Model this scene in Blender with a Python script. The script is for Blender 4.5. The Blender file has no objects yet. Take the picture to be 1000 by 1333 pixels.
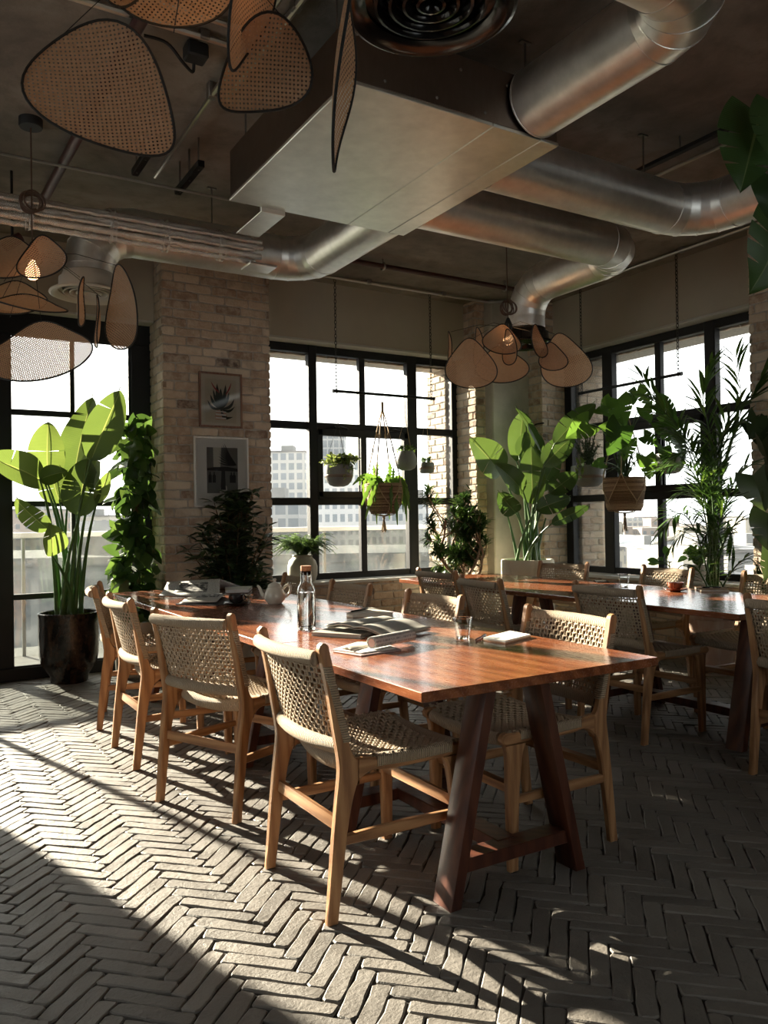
import bpy, math, random
from mathutils import Vector, Matrix, Quaternion, noise
SC = bpy.context.scene
COL = SC.collection
PI = math.pi
V = Vector
rnd = random.Random(7)

# ---------------------------------------------------------------- mesh builder
class MB:
    def __init__(s):
        s.v = []; s.f = []; s.uv = []; s.t = []; s.m = []
        s.tint = 0.5; s.mat = 0
    def face(s, idx, uv=None):
        s.f.append(tuple(idx)); s.uv.append(uv); s.t.append(s.tint); s.m.append(s.mat)
    def grid(s, P, cu=False, cv=False, uv=True, flip=False):
        nu = len(P); nv = len(P[0]); b = len(s.v)
        for r in P:
            for p in r: s.v.append(tuple(p))
        for i in range(nu if cu else nu - 1):
            for j in range(nv if cv else nv - 1):
                a = b + i*nv + j; c = b + ((i+1) % nu)*nv + j
                d = b + ((i+1) % nu)*nv + (j+1) % nv; e = b + i*nv + (j+1) % nv
                q = (a, c, d, e)
                w = None
                if uv:
                    u0, u1, v0, v1 = i/max(1, nu-1), (i+1)/max(1, nu-1), j/max(1, nv-1), (j+1)/max(1, nv-1)
                    w = ((u0, v0), (u1, v0), (u1, v1), (u0, v1))
                if flip:
                    q = q[::-1]; w = w[::-1] if w else None
                s.face(q, w)
    def box(s, x0, y0, z0, x1, y1, z1, b=0.0, M=None):
        if x0 > x1: x0, x1 = x1, x0
        if y0 > y1: y0, y1 = y1, y0
        if z0 > z1: z0, z1 = z1, z0
        b = min(b, (x1-x0)*.45, (y1-y0)*.45, (z1-z0)*.45)
        base = len(s.v)
        lo = (x0, y0, z0); hi = (x1, y1, z1)
        def put(p):
            p = V(p)
            if M is not None: p = M @ p
            s.v.append(tuple(p))
        if b <= 0:
            for i in range(8):
                put([(hi if (i >> k) & 1 else lo)[k] for k in range(3)])
            for q in ((0,2,3,1),(4,5,7,6),(0,1,5,4),(2,6,7,3),(0,4,6,2),(1,3,7,5)):
                s.face([base+k for k in q])
            return
        for i in range(8):
            for ax in range(3):
                p = []
                for k in range(3):
                    top = (i >> k) & 1
                    e = (hi if top else lo)[k]
                    if k != ax: e += -b if top else b
                    p.append(e)
                put(p)
        I = lambda i, ax: base + i*3 + ax
        for ax in range(3):
            o = [k for k in range(3) if k != ax]
            for top in (0, 1):
                c = [top << ax | (a << o[0]) | (d << o[1]) for a, d in ((0,0),(1,0),(1,1),(0,1))]
                q = [I(k, ax) for k in c]
                up = (ax != 1)
                if (top == 1) != up: q = q[::-1]
                s.face(q)
        for ax in range(3):
            o = [k for k in range(3) if k != ax]
            for a in (0, 1):
                for d in (0, 1):
                    i0 = (a << o[0]) | (d << o[1]); i1 = i0 | (1 << ax)
                    s.face([I(i0, o[0]), I(i1, o[0]), I(i1, o[1]), I(i0, o[1])])
        for i in range(8):
            s.face([I(i, 0), I(i, 1), I(i, 2)])
    def tube(s, pts, r, n=8, caps=True, closed=False, flat=1.0, up=None):
        pts = [V(p) for p in pts]; N = len(pts)
        rr = r if isinstance(r, (list, tuple)) else [r]*N
        T = []
        for i in range(N):
            if closed: d = pts[(i+1) % N] - pts[i-1]
            else: d = pts[min(i+1, N-1)] - pts[max(i-1, 0)]
            T.append(d.normalized() if d.length > 1e-9 else V((0, 0, 1)))
        a = V(up) if up is not None else (V((0, 0, 1)) if abs(T[0].z) < .9 else V((1, 0, 0)))
        nrm = (a - T[0]*a.dot(T[0])).normalized()
        rings = []
        for i in range(N):
            if up is not None:
                nrm = (a - T[i]*a.dot(T[i]))
                nrm = nrm.normalized() if nrm.length > 1e-6 else V((1, 0, 0))
            elif i:
                q = T[i-1].rotation_difference(T[i]); nrm = q @ nrm
                nrm = (nrm - T[i]*nrm.dot(T[i])).normalized()
            bi = T[i].cross(nrm)
            rings.append([pts[i] + (nrm*math.cos(2*PI*k/n)*flat + bi*math.sin(2*PI*k/n))*rr[i] for k in range(n)])
        b = len(s.v)
        s.grid(rings, cu=closed, cv=True)
        if caps and not closed:
            s.face([b + k for k in range(n)][::-1])
            s.face([b + (N-1)*n + k for k in range(n)])
    def lathe(s, prof, c=(0, 0, 0), n=28, closed=False, M=None, sq=(1, 1)):
        P = []
        for r, z in prof:
            row = []
            for k in range(n):
                p = V((c[0] + r*sq[0]*math.cos(2*PI*k/n), c[1] + r*sq[1]*math.sin(2*PI*k/n), c[2] + z))
                if M is not None: p = M @ p
                row.append(p)
            P.append(row)
        s.grid(P, cu=closed, cv=True, flip=True)
    def disc(s, c, r, n=24, up=True, sq=(1, 1)):
        b = len(s.v)
        for k in range(n):
            s.v.append((c[0] + r*sq[0]*math.cos(2*PI*k/n), c[1] + r*sq[1]*math.sin(2*PI*k/n), c[2]))
        q = list(range(b, b+n))
        s.face(q if up else q[::-1])
    def prism(s, poly, t0, t1, b=0.0, fn=None):
        """poly: 2-D outline (counter-clockwise); fn(p, q, t) -> point"""
        if fn is None: fn = lambda p, q, t: (p, t, q)
        n = len(poly)
        def inset(d):
            out = []
            for i in range(n):
                a = V((*poly[i-1], 0)); c = V((*poly[i], 0)); e = V((*poly[(i+1) % n], 0))
                d1 = (c-a).normalized() if (c-a).length > 1e-9 else V((1, 0, 0))
                d2 = (e-c).normalized() if (e-c).length > 1e-9 else d1
                nn = V((-(d1.y+d2.y), d1.x+d2.x, 0))
                nn = nn.normalized() if nn.length > 1e-6 else V((-d1.y, d1.x, 0))
                out.append((c.x + nn.x*d, c.y + nn.y*d))
            return out
        base = len(s.v)
        rings = [(poly, t0), (poly, t1)] if b <= 0 else [(inset(b), t0), (poly, t0+b), (poly, t1-b), (inset(b), t1)]
        P = [[V(fn(p, q, t)) for p, q in ring] for ring, t in rings]
        s.grid(P, cv=True, uv=False)
        k = len(rings)
        s.face([base + i for i in range(n)])
        s.face([base + (k-1)*n + i for i in range(n)][::-1])
    def build(s, name, mats, parent=None, smooth=40, loc=None):
        me = bpy.data.meshes.new(name)
        me.from_pydata(s.v, [], s.f)
        if any(u is not None for u in s.uv):
            ul = me.uv_layers.new(name='UVMap')
            flat = []
            for fc, u in zip(s.f, s.uv):
                if u is None: flat += [0.0, 0.0]*len(fc)
                else:
                    for q in u: flat += [q[0], q[1]]
            ul.data.foreach_set('uv', flat)
        at = me.attributes.new('tint', 'FLOAT', 'FACE')
        at.data.foreach_set('value', s.t)
        mats = mats if isinstance(mats, (list, tuple)) else [mats]
        for m in mats: me.materials.append(m)
        if len(mats) > 1: me.polygons.foreach_set('material_index', s.m)
        if smooth:
            me.polygons.foreach_set('use_smooth', [True]*len(s.f))
            if smooth < 180: me.set_sharp_from_angle(angle=math.radians(smooth))
        me.update()
        o = bpy.data.objects.new(name, me); COL.objects.link(o)
        if parent is not None: o.parent = parent
        if loc is not None: o.location = loc
        return o

def tag(o, label=None, cat=None, group=None, kind=None):
    if label: o['label'] = label
    if cat: o['category'] = cat
    if group: o['group'] = group
    if kind: o['kind'] = kind
    return o
def thing(name, label, cat, loc=(0, 0, 0), rz=0.0, group=None):
    o = bpy.data.objects.new(name, None); COL.objects.link(o)
    o.location = loc; o.rotation_euler = (0, 0, rz); o.empty_display_size = .1
    return tag(o, label, cat, group)
def structure(o): o['kind'] = 'structure'; return o
def copy_tree(o, parent=None):
    c = o.copy(); COL.objects.link(c)
    if parent is not None: c.parent = parent
    for ch in list(o.children): copy_tree(ch, c)
    return c
def lerp(a, b, t): return a + (b-a)*t
def bez(p0, p1, p2, n=10):
    p0, p1, p2 = V(p0), V(p1), V(p2)
    return [p0*(1-t)**2 + p1*2*t*(1-t) + p2*t*t for t in [i/n for i in range(n+1)]]
def spline(pts, n=6):
    pts = [V(p) for p in pts]; out = []
    for i in range(len(pts)-1):
        p0 = pts[max(i-1, 0)]; p1 = pts[i]; p2 = pts[i+1]; p3 = pts[min(i+2, len(pts)-1)]
        for k in range(n):
            t = k/n
            out.append(.5*((2*p1) + (p2-p0)*t + (2*p0-5*p1+4*p2-p3)*t*t + (3*p1-p0-3*p2+p3)*t**3))
    out.append(pts[-1]); return out

# ---------------------------------------------------------------- materials
class NT:
    def __init__(s, name):
        s.m = bpy.data.materials.new(name); s.m.use_nodes = True
        s.nt = s.m.node_tree; s.nt.nodes.clear()
        s.out = s.n('ShaderNodeOutputMaterial')
    def n(s, t, **k):
        nd = s.nt.nodes.new(t)
        for a, b in k.items():
            if hasattr(nd, a) and not a.startswith('i_'): setattr(nd, a, b)
        return nd
    def l(s, a, b): s.nt.links.new(a, b)
    def val(s, sock, x):
        if hasattr(x, 'is_output'): s.l(x, sock)
        else: sock.default_value = x
    def coord(s, which='Object'): return s.n('ShaderNodeTexCoord').outputs[which]
    def mapping(s, vec, scale=(1, 1, 1), rot=(0, 0, 0), loc=(0, 0, 0)):
        m = s.n('ShaderNodeMapping'); s.l(vec, m.inputs[0])
        m.inputs['Scale'].default_value = scale; m.inputs['Rotation'].default_value = rot; m.inputs['Location'].default_value = loc
        return m.outputs[0]
    def noise(s, vec, scale=5, detail=4, rough=.55, dist=0, out=0):
        t = s.n('ShaderNodeTexNoise')
        if vec is not None: s.l(vec, t.inputs['Vector'])
        t.inputs['Scale'].default_value = scale; t.inputs['Detail'].default_value = detail
        t.inputs['Roughness'].default_value = rough; t.inputs['Distortion'].default_value = dist
        return t.outputs[out]
    def ramp(s, fac, stops):
        r = s.n('ShaderNodeValToRGB'); s.l(fac, r.inputs[0]); e = r.color_ramp.elements
        while len(e) < len(stops): e.new(.5)
        for k, (p, c) in enumerate(stops):
            e[k].position = p
            c = c if isinstance(c, (tuple, list)) else (c, c, c)
            e[k].color = (*c[:3], 1)
        return r.outputs[0]
    def mix(s, fac, a, b, mode='MIX'):
        m = s.n('ShaderNodeMix'); m.data_type = 'RGBA'; m.blend_type = mode
        for sock, x in ((m.inputs[0], fac), (m.inputs[6], a), (m.inputs[7], b)):
            if hasattr(x, 'is_output'): s.l(x, sock)
            elif isinstance(x, (tuple, list)): sock.default_value = (*x[:3], 1)
            else: sock.default_value = x
        return m.outputs[2]
    def math(s, op, a, b=0.0, c=0.0):
        m = s.n('ShaderNodeMath'); m.operation = op
        for k, x in enumerate((a, b, c)): s.val(m.inputs[k], x)
        return m.outputs[0]
    def attr(s, name='tint'):
        a = s.n('ShaderNodeAttribute'); a.attribute_name = name
        return a.outputs['Fac']
    def bump(s, h, strength=.3, dist=.01):
        b = s.n('ShaderNodeBump'); s.l(h, b.inputs['Height'])
        b.inputs['Strength'].default_value = strength; b.inputs['Distance'].default_value = dist
        return b.outputs[0]
    def pbsdf(s, color, rough=.5, metal=0.0, normal=None, **k):
        p = s.n('ShaderNodeBsdfPrincipled')
        c = p.inputs['Base Color']
        if hasattr(color, 'is_output'): s.l(color, c)
        else: c.default_value = (*color[:3], 1)
        s.val(p.inputs['Roughness'], rough); s.val(p.inputs['Metallic'], metal)
        if normal is not None: s.l(normal, p.inputs['Normal'])
        for a, b in k.items():
            s.val(p.inputs[a.replace('_', ' ')], b if not (isinstance(b, tuple) and len(b) == 3) else (*b, 1))
        return p.outputs[0]
    def done(s, sh): s.l(sh, s.out.inputs[0]); return s.m

M = {}
def simple(name, color, rough=.5, metal=0.0, var=.0, scale=20, bump=0.0, bscale=80, **k):
    t = NT(name); c = color; nrm = None
    if var > 0:
        f = t.noise(t.coord(), scale, 4)
        c = t.mix(t.ramp(f, [(.3, 0.0), (.7, 1.0)]), tuple(x*(1-var) for x in color), tuple(min(1, x*(1+var)) for x in color))
    if bump > 0: nrm = t.bump(t.noise(t.coord(), bscale, 3), bump, .004)
    M[name] = t.done(t.pbsdf(c, rough, metal, nrm, **k)); return M[name]

simple('black_frame', (.010, .0105, .012), .55, var=.15, scale=6, Specular_IOR_Level=.3)
simple('black_iron', (.015, .015, .016), .38, 0.6)
simple('black_matte', (.02, .02, .02), .7)
simple('black_gloss', (.006, .006, .007), .16)
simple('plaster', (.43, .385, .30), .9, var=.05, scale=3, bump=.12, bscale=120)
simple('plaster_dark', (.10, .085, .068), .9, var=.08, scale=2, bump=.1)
simple('sill', (.62, .60, .55), .55, var=.04)
simple('trim_light', (.50, .49, .43), .6)
simple('mortar', (.42, .385, .33), .95, var=.15, scale=30, bump=.4, bscale=150)
simple('floor_grout', (.055, .05, .045), .95, var=.3, scale=40, bump=.5, bscale=120)
simple('concrete_raw', (.46, .43, .36), .85, var=.18, scale=4, bump=.25, bscale=40)
simple('steel_rod', (.35, .34, .32), .35, 1.0)
simple('chain_steel', (.05, .048, .045), .45, .8)
simple('cable', (.13, .075, .05), .6)
simple('red_pipe', (.065, .022, .018), .45, var=.2)
simple('jute', (.42, .31, .19), .85, bump=.5, bscale=260)
simple('cork', (.42, .20, .10), .85, var=.25, scale=90)
simple('soil', (.03, .022, .015), .95, var=.4, scale=60, bump=.8, bscale=90)

def m_brick():
    t = NT('pale_brick'); c = t.coord(); a = t.attr()
    base = t.ramp(a, [(0, (.13, .095, .075)), (.12, (.27, .18, .125)), (.38, (.43, .305, .21)), (.62, (.55, .42, .30)), (1, (.72, .61, .47))])
    n1 = t.noise(c, 16, 6, .65); n2 = t.noise(c, 60, 4, .6); n3 = t.noise(c, 5, 3)
    col = t.mix(t.ramp(n1, [(.42, 0.0), (.62, .55)]), base, (.66, .57, .445))
    col = t.mix(t.ramp(n3, [(.56, 0.0), (.70, .35)]), col, (.16, .12, .10))
    h = t.math('ADD', t.math('MULTIPLY', n1, .7), t.math('MULTIPLY', n2, .5))
    M['brick'] = t.done(t.pbsdf(col, .92, 0, t.bump(h, .9, .012)))
m_brick()
def m_paver():
    t = NT('clay_paver'); c = t.coord(); a = t.attr()
    base = t.ramp(a, [(0, (.070, .062, .053)), (.5, (.128, .114, .098)), (1, (.190, .171, .149))])
    n1 = t.noise(c, 9, 6, .6); n2 = t.noise(c, 70, 5, .65); n3 = t.noise(c, 2.2, 3)
    col = t.mix(t.ramp(n1, [(.35, 0.0), (.75, .6)]), base, (.225, .204, .178))
    col = t.mix(t.ramp(n3, [(.45, 0.0), (.7, .35)]), col, (.090, .080, .070))
    rough = t.ramp(n1, [(.3, .46), (.7, .66)])
    h = t.math('ADD', t.math('MULTIPLY', n1, .8), t.math('MULTIPLY', n2, .45))
    M['paver'] = t.done(t.pbsdf(col, rough, 0, t.bump(h, .6, .012)))
m_paver()
def m_ceiling():
    t = NT('board_marked_concrete'); c = t.coord()
    n1 = t.noise(c, 1.4, 6, .6, .6); n2 = t.noise(c, 7, 6, .65); n3 = t.noise(c, 60, 3)
    col = t.ramp(n1, [(.28, (.13, .11, .088)), (.5, (.24, .208, .172)), (.72, (.36, .318, .265))])
    col = t.mix(t.ramp(n2, [(.48, 0.0), (.7, .65)]), col, (.14, .12, .10))
    h = t.math('ADD', n2, t.math('MULTIPLY', n3, .3))
    M['ceiling'] = t.done(t.pbsdf(col, .85, 0, t.bump(h, .25, .02)))
m_ceiling()
def wood(name, dark, mid, light, axis='Z', scale=1.0, rough=.45, streak=14, coat=0.0, bump=.12):
    t = NT(name); c = t.coord()
    sc = {'X': (.9, 9, 9), 'Y': (9, .9, 9), 'Z': (9, 9, .9)}[axis]
    v = t.mapping(c, tuple(k*scale for k in sc))
    n0 = t.noise(v, 1.6, 3, .5, 1.2); 
    w = t.n('ShaderNodeTexWave'); w.wave_type = 'BANDS'; w.bands_direction = 'DIAGONAL'
    t.l(v, w.inputs['Vector']); w.inputs['Scale'].default_value = 1.1; w.inputs['Distortion'].default_value = 7
    w.inputs['Detail'].default_value = 3; w.inputs['Detail Scale'].default_value = 1.3
    fine = t.noise(t.mapping(c, tuple(k*scale*streak/2 for k in sc)), 3.0, 3, .6)
    f = t.math('ADD', t.math('MULTIPLY', n0, .55), t.math('MULTIPLY', w.outputs['Fac'], .30))
    f = t.math('ADD', f, t.math('MULTIPLY', fine, .25))
    col = t.ramp(f, [(.28, dark), (.55, mid), (.82, light)])
    rg = t.math('ADD', t.math('MULTIPLY', fine, .16), rough-.08)
    kw = dict(Coat_Weight=coat, Coat_Roughness=.12) if coat else {}
    M[name] = t.done(t.pbsdf(col, rg, 0, t.bump(f, bump, .004), **kw))
wood('teak', (.21, .095, .040), (.37, .185, .080), (.49, .275, .130), 'Z', 1.3, .48)
wood('teak_x', (.21, .095, .040), (.37, .185, .080), (.49, .275, .130), 'X', 1.3, .48)
wood('teak_y', (.21, .095, .040), (.37, .185, .080), (.49, .275, .130), 'Y', 1.3, .48)
wood('tabletop', (.13, .035, .014), (.225, .068, .025), (.31, .108, .042), 'Y', .8, .26, 18, .35, .05)
wood('trestle', (.042, .012, .007), (.078, .023, .012), (.115, .037, .018), 'Z', 1.0, .40)
wood('frame_walnut', (.13, .06, .035), (.20, .10, .06), (.27, .15, .09), 'Z', 2.0, .5)
wood('frame_white', (.74, .71, .65), (.78, .75, .69), (.82, .79, .73), 'Z', 2.0, .55)

def m_metal(name, color, rough, sc=(2, 2, 40), amt=.12, bump=.05):
    t = NT(name); c = t.coord()
    n1 = t.noise(t.mapping(c, sc), 6, 3, .6); n2 = t.noise(c, 2.2, 4, .6)
    f = t.math('ADD', t.math('MULTIPLY', n1, .5), t.math('MULTIPLY', n2, .5))
    col = t.ramp(f, [(.3, tuple(x*.82 for x in color)), (.7, tuple(min(1, x*1.08) for x in color))])
    rg = t.math('ADD', t.math('MULTIPLY', t.math('SUBTRACT', n2, .5), amt*2), rough)
    M[name] = t.done(t.pbsdf(col, rg, 1.0, t.bump(n2, bump, .02)))
m_metal('duct_steel', (.90, .89, .86), .40, (3, 3, 3))
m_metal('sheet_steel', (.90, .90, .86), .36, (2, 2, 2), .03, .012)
m_metal('sheet_side_shaded', (.30, .24, .20), .34, (6, 2, 2))  # brown reflection and shade of the box sides put into the steel colour
m_metal('conduit', (.55, .52, .47), .35)

def m_foil():
    t = NT('crinkled_foil'); c = t.coord()
    n1 = t.noise(t.mapping(c, (5, 40, 40)), 3, 5, .75); n2 = t.noise(c, 90, 3)
    h = t.math('ADD', n1, t.math('MULTIPLY', n2, .6))
    M['foil'] = t.done(t.pbsdf((.90, .86, .80), .20, .78, t.bump(h, 1.0, .006)))
m_foil()
def m_glass(name, tint=(1, 1, 1), refl=.9, dirt=0.0):
    t = NT(name)
    tr = t.n('ShaderNodeBsdfTransparent'); tr.inputs[0].default_value = (*tint, 1)
    gl = t.n('ShaderNodeBsdfGlossy'); gl.inputs['Roughness'].default_value = .02
    fr = t.n('ShaderNodeFresnel'); fr.inputs[0].default_value = 1.45
    mx = t.n('ShaderNodeMixShader'); t.l(t.math('MULTIPLY', fr.outputs[0], refl), mx.inputs[0])
    t.l(tr.outputs[0], mx.inputs[1]); t.l(gl.outputs[0], mx.inputs[2])
    sh = mx.outputs[0]
    if dirt:
        df = t.n('ShaderNodeBsdfTranslucent'); df.inputs[0].default_value = (.8, .8, .8, 1)
        f = t.math('MULTIPLY', t.ramp(t.noise(t.coord(), 3, 5, .6), [(.35, 0.0), (.8, 1.0)]), dirt)
        m2 = t.n('ShaderNodeMixShader'); t.l(f, m2.inputs[0]); t.l(sh, m2.inputs[1]); t.l(df.outputs[0], m2.inputs[2])
        sh = m2.outputs[0]
    M[name] = t.done(sh)
m_glass('pane', (.97, .985, .98), .8, .012)
m_glass('thin_glass', (.98, .99, .985), .8)
m_glass('tumbler_glass', (.96, .975, .97), .55)
m_glass('rail_glass', (.55, .565, .555), .7, .03)
def m_refr(name, ior, col=(1, 1, 1), rough=0.0):
    t = NT(name)
    g = t.n('ShaderNodeBsdfGlass'); g.inputs['IOR'].default_value = ior; g.inputs['Color'].default_value = (*col, 1); g.inputs['Roughness'].default_value = rough
    M[name] = t.done(g.outputs[0])
m_refr('clear_glass', 1.48); m_refr('water', 1.33, (.98, 1, 1))

def m_rope(name, base, axis):
    t = NT(name); c = t.coord()
    sc = {'X': (1, .05, .05), 'Y': (.05, 1, .05), 'Z': (.05, .05, 1)}[axis]
    w = t.n('ShaderNodeTexWave'); w.wave_type = 'BANDS'; w.bands_direction = axis
    t.l(c, w.inputs['Vector']); w.inputs['Scale'].default_value = 42; w.inputs['Distortion'].default_value = .6
    w.inputs['Detail'].default_value = 1
    n = t.noise(c, 130, 3, .6)
    f = t.math('ADD', t.math('MULTIPLY', w.outputs['Fac'], .7), t.math('MULTIPLY', n, .5))
    col = t.ramp(f, [(.2, tuple(x*.48 for x in base)), (.6, base), (.95, tuple(min(1, x*1.2) for x in base))])
    M[name] = t.done(t.pbsdf(col, .85, 0, t.bump(f, .8, .006)))
ROPE = (.42, .325, .225)
for ax in 'XYZ': m_rope('rope_' + ax.lower(), ROPE, ax)
def m_strand():
    t = NT('rope_strand'); c = t.coord(); a = t.attr()
    n = t.noise(c, 160, 3, .6)
    col = t.mix(n, tuple(x*.78 for x in ROPE), tuple(x*1.18 for x in ROPE))
    M['strand'] = t.done(t.pbsdf(col, .85, 0, t.bump(n, .6, .003)))
m_strand()
def m_cane():
    t = NT('woven_cane'); uv = t.coord('UV')
    # UV in metres: a square lattice of small round holes
    sx = t.n('ShaderNodeSeparateXYZ'); t.l(uv, sx.inputs[0])
    def cell(x, off): return t.math('SUBTRACT', t.math('FRACT', t.math('ADD', t.math('MULTIPLY', x, 1/.0125), off)), .5)
    holes = None
    for off in (0.0,):
        cx = cell(sx.outputs[0], off); cy = cell(sx.outputs[1], off)
        r = t.math('SQRT', t.math('ADD', t.math('MULTIPLY', cx, cx), t.math('MULTIPLY', cy, cy)))
        holes = t.math('LESS_THAN', r, .235)
    w = t.n('ShaderNodeTexWave'); w.bands_direction = 'X'; t.l(uv, w.inputs['Vector']); w.inputs['Scale'].default_value = 130
    n = t.noise(uv, 60, 3)
    col = t.mix(t.math('MULTIPLY', n, 1.0), (.50, .335, .225), (.72, .52, .37))
    d = t.n('ShaderNodeBsdfDiffuse'); t.l(col, d.inputs[0]); t.l(t.bump(w.outputs['Fac'], .4, .002), d.inputs['Normal'])
    tl = t.n('ShaderNodeBsdfTranslucent'); t.l(t.mix(1.0, col, (1.0, .80, .62), 'MULTIPLY'), tl.inputs[0])
    m1 = t.n('ShaderNodeMixShader'); m1.inputs[0].default_value = .45; t.l(d.outputs[0], m1.inputs[1]); t.l(tl.outputs[0], m1.inputs[2])
    tr = t.n('ShaderNodeBsdfTransparent')
    m2 = t.n('ShaderNodeMixShader'); t.l(holes, m2.inputs[0]); t.l(m1.outputs[0], m2.inputs[1]); t.l(tr.outputs[0], m2.inputs[2])
    M['cane'] = t.done(m2.outputs[0])
m_cane()
def m_leaf(name, dark, mid, light, trans=.42, rough=.42, vein=None, vscale=26):
    t = NT(name); a = t.attr(); uv = t.coord('UV'); c = t.coord()
    n = t.noise(c, 9, 3)
    f = t.math('ADD', t.math('MULTIPLY', a, .75), t.math('MULTIPLY', n, .25))
    col = t.ramp(f, [(.1, dark), (.5, mid), (.9, light)])
    nrm = None
    if vein:
        w = t.n('ShaderNodeTexWave'); w.bands_direction = 'X'; t.l(uv, w.inputs['Vector']); w.inputs['Scale'].default_value = vscale
        w.inputs['Distortion'].default_value = .3
        sx = t.n('ShaderNodeSeparateXYZ'); t.l(uv, sx.inputs[0])
        mid_r = t.math('LESS_THAN', t.math('ABSOLUTE', t.math('SUBTRACT', sx.outputs[1], .5)), .018)
        col = t.mix(t.math('MULTIPLY', t.ramp(w.outputs['Fac'], [(.5, 0.0), (1, .28)]), 1.0), col, tuple(x*.72 for x in dark))
        col = t.mix(t.math('MULTIPLY', mid_r, .75), col, vein)
        nrm = t.bump(w.outputs['Fac'], .25, .004)
    d = t.pbsdf(col, rough, 0, nrm, Specular_IOR_Level=.45)
    tl = t.n('ShaderNodeBsdfTranslucent'); t.l(t.mix(1.0, col, (1.75, 1.5, .95), 'MULTIPLY'), tl.inputs[0])
    mx = t.n('ShaderNodeMixShader'); mx.inputs[0].default_value = trans; t.l(d, mx.inputs[1]); t.l(tl.outputs[0], mx.inputs[2])
    M[name] = t.done(mx.outputs[0])
m_leaf('leaf_paddle', (.040, .070, .022), (.075, .125, .036), (.125, .19, .055), .42, .38, (.20, .25, .10), 20)
m_leaf('leaf_broad_shaded', (.022, .052, .016), (.045, .095, .026), (.085, .15, .045), .22, .34, (.14, .19, .08), 20)  # darker copy of the paddle leaf, shade put into its colour
m_leaf('leaf_glossy', (.022, .052, .016), (.048, .102, .028), (.095, .17, .048), .36, .32)
m_leaf('leaf_dark', (.020, .040, .017), (.042, .076, .030), (.078, .125, .050), .16, .38)
m_leaf('leaf_dracaena', (.018, .045, .014), (.04, .095, .025), (.10, .18, .05), .28, .36)
m_leaf('leaf_palm', (.018, .045, .012), (.04, .10, .022), (.10, .19, .04), .35, .36)
m_leaf('leaf_monstera', (.025, .065, .014), (.05, .125, .025), (.11, .22, .045), .4, .34)
m_leaf('leaf_cactus', (.05, .12, .02), (.09, .19, .035), (.17, .30, .06), .35, .4)
m_leaf('leaf_fern', (.04, .09, .03), (.08, .16, .05), (.15, .25, .08), .4, .5)
m_leaf('leaf_pale', (.10, .16, .05), (.19, .27, .10), (.34, .40, .20), .35, .5)
simple('stem_green', (.06, .13, .03), .45, var=.3, scale=8)
simple('stem_brown', (.16, .10, .055), .8, var=.35, scale=30, bump=.5, bscale=60)
simple('trunk_pale', (.30, .20, .13), .85, var=.3, scale=25, bump=.5, bscale=70)
# ================================================================ the setting
ZC = 3.45
RX0, RX1, RY0, RY1 = -2.3, 5.83, -1.9, 6.69
rnd = random.Random(11)

def rough_brick(mb, o, u, v, n, L, W, depth, top, jit=.0022, cham=.005, k=3, tilt=0.0):
    """one brick: rectangle L x W from corner o along u, v; its face stands 'top' proud along n"""
    per = []
    c = min(.008, W*.2)
    def add(a, b, m):
        for i in range(m): per.append((lerp(a[0], b[0], i/m), lerp(a[1], b[1], i/m)))
    P = [(c, 0), (L-c, 0), (L, c), (L, W-c), (L-c, W), (c, W), (0, W-c), (0, c)]
    for i in range(8):
        add(P[i], P[(i+1) % 8], k if i in (0, 4) else 1)
    per = [(a + rnd.gauss(0, jit), b + rnd.gauss(0, jit)) for a, b in per]
    m = len(per); b0 = len(mb.v)
    tx, ty = rnd.gauss(0, tilt), rnd.gauss(0, tilt)
    for inset, h in ((0, -depth), (0, top-cham*.8), (cham, top)):
        for a, b in per:
            if inset:
                a = L/2 + (a-L/2)*(1-2*inset/L); b = W/2 + (b-W/2)*(1-2*inset/W)
            hh = h + (tx*(a-L/2) + ty*(b-W/2) if h > 0 or inset or h > -depth else 0)
            mb.v.append(tuple(o + u*a + v*b + n*hh))
    for r in (0, 1):
        for i in range(m):
            j = (i+1) % m
            mb.face((b0+r*m+i, b0+r*m+j, b0+(r+1)*m+j, b0+(r+1)*m+i))
    mb.face([b0+2*m+i for i in range(m)])

# floor: clay pavers laid in herringbone, every paver rough and slightly uneven
mb = MB()
PW, PL, GAP = .0555, .222, .0040
ux, uy = V((1, 1, 0)).normalized(), V((-1, 1, 0)).normalized()
for i in range(-130, 150):
    for j in range(-130, 150):
        k = (i - j) % 8
        if k not in (0, 7): continue
        c = ux*(i*PW) + uy*(j*PW)
        ctr = c + (ux*PL/2 + uy*PW/2 if k == 0 else ux*PW/2 + uy*PL/2)
        if not (RX0-.1 < ctr.x < 5.95 and RY0-.1 < ctr.y < 6.93): continue
        mb.tint = min(1, max(0, rnd.gauss(.5, .22)))
        g = GAP/2
        near = ctr.y < 4
        top = rnd.gauss(0, .0012)
        if k == 0: rough_brick(mb, c + ux*g + uy*g, ux, uy, V((0, 0, 1)), PL-GAP, PW-GAP, .02, top, .0022, .0035, 4 if near else 2, .005)
        else: rough_brick(mb, c + ux*(PW-g) + uy*g, uy, -ux, V((0, 0, 1)), PL-GAP, PW-GAP, .02, top, .0022, .0035, 4 if near else 2, .005)
nb = len(mb.f)
mb.mat = 1
mb.box(RX0-.2, RY0-.2, -.2, 6.1, 6.93, -.007)
structure(mb.build('floor', [M['paver'], M['floor_grout']], smooth=22))

mb = MB(); mb.box(RX0-.2, RY0-.2, ZC, 6.4, 7.3, ZC+.25)
structure(mb.build('ceiling', M['ceiling']))

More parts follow.
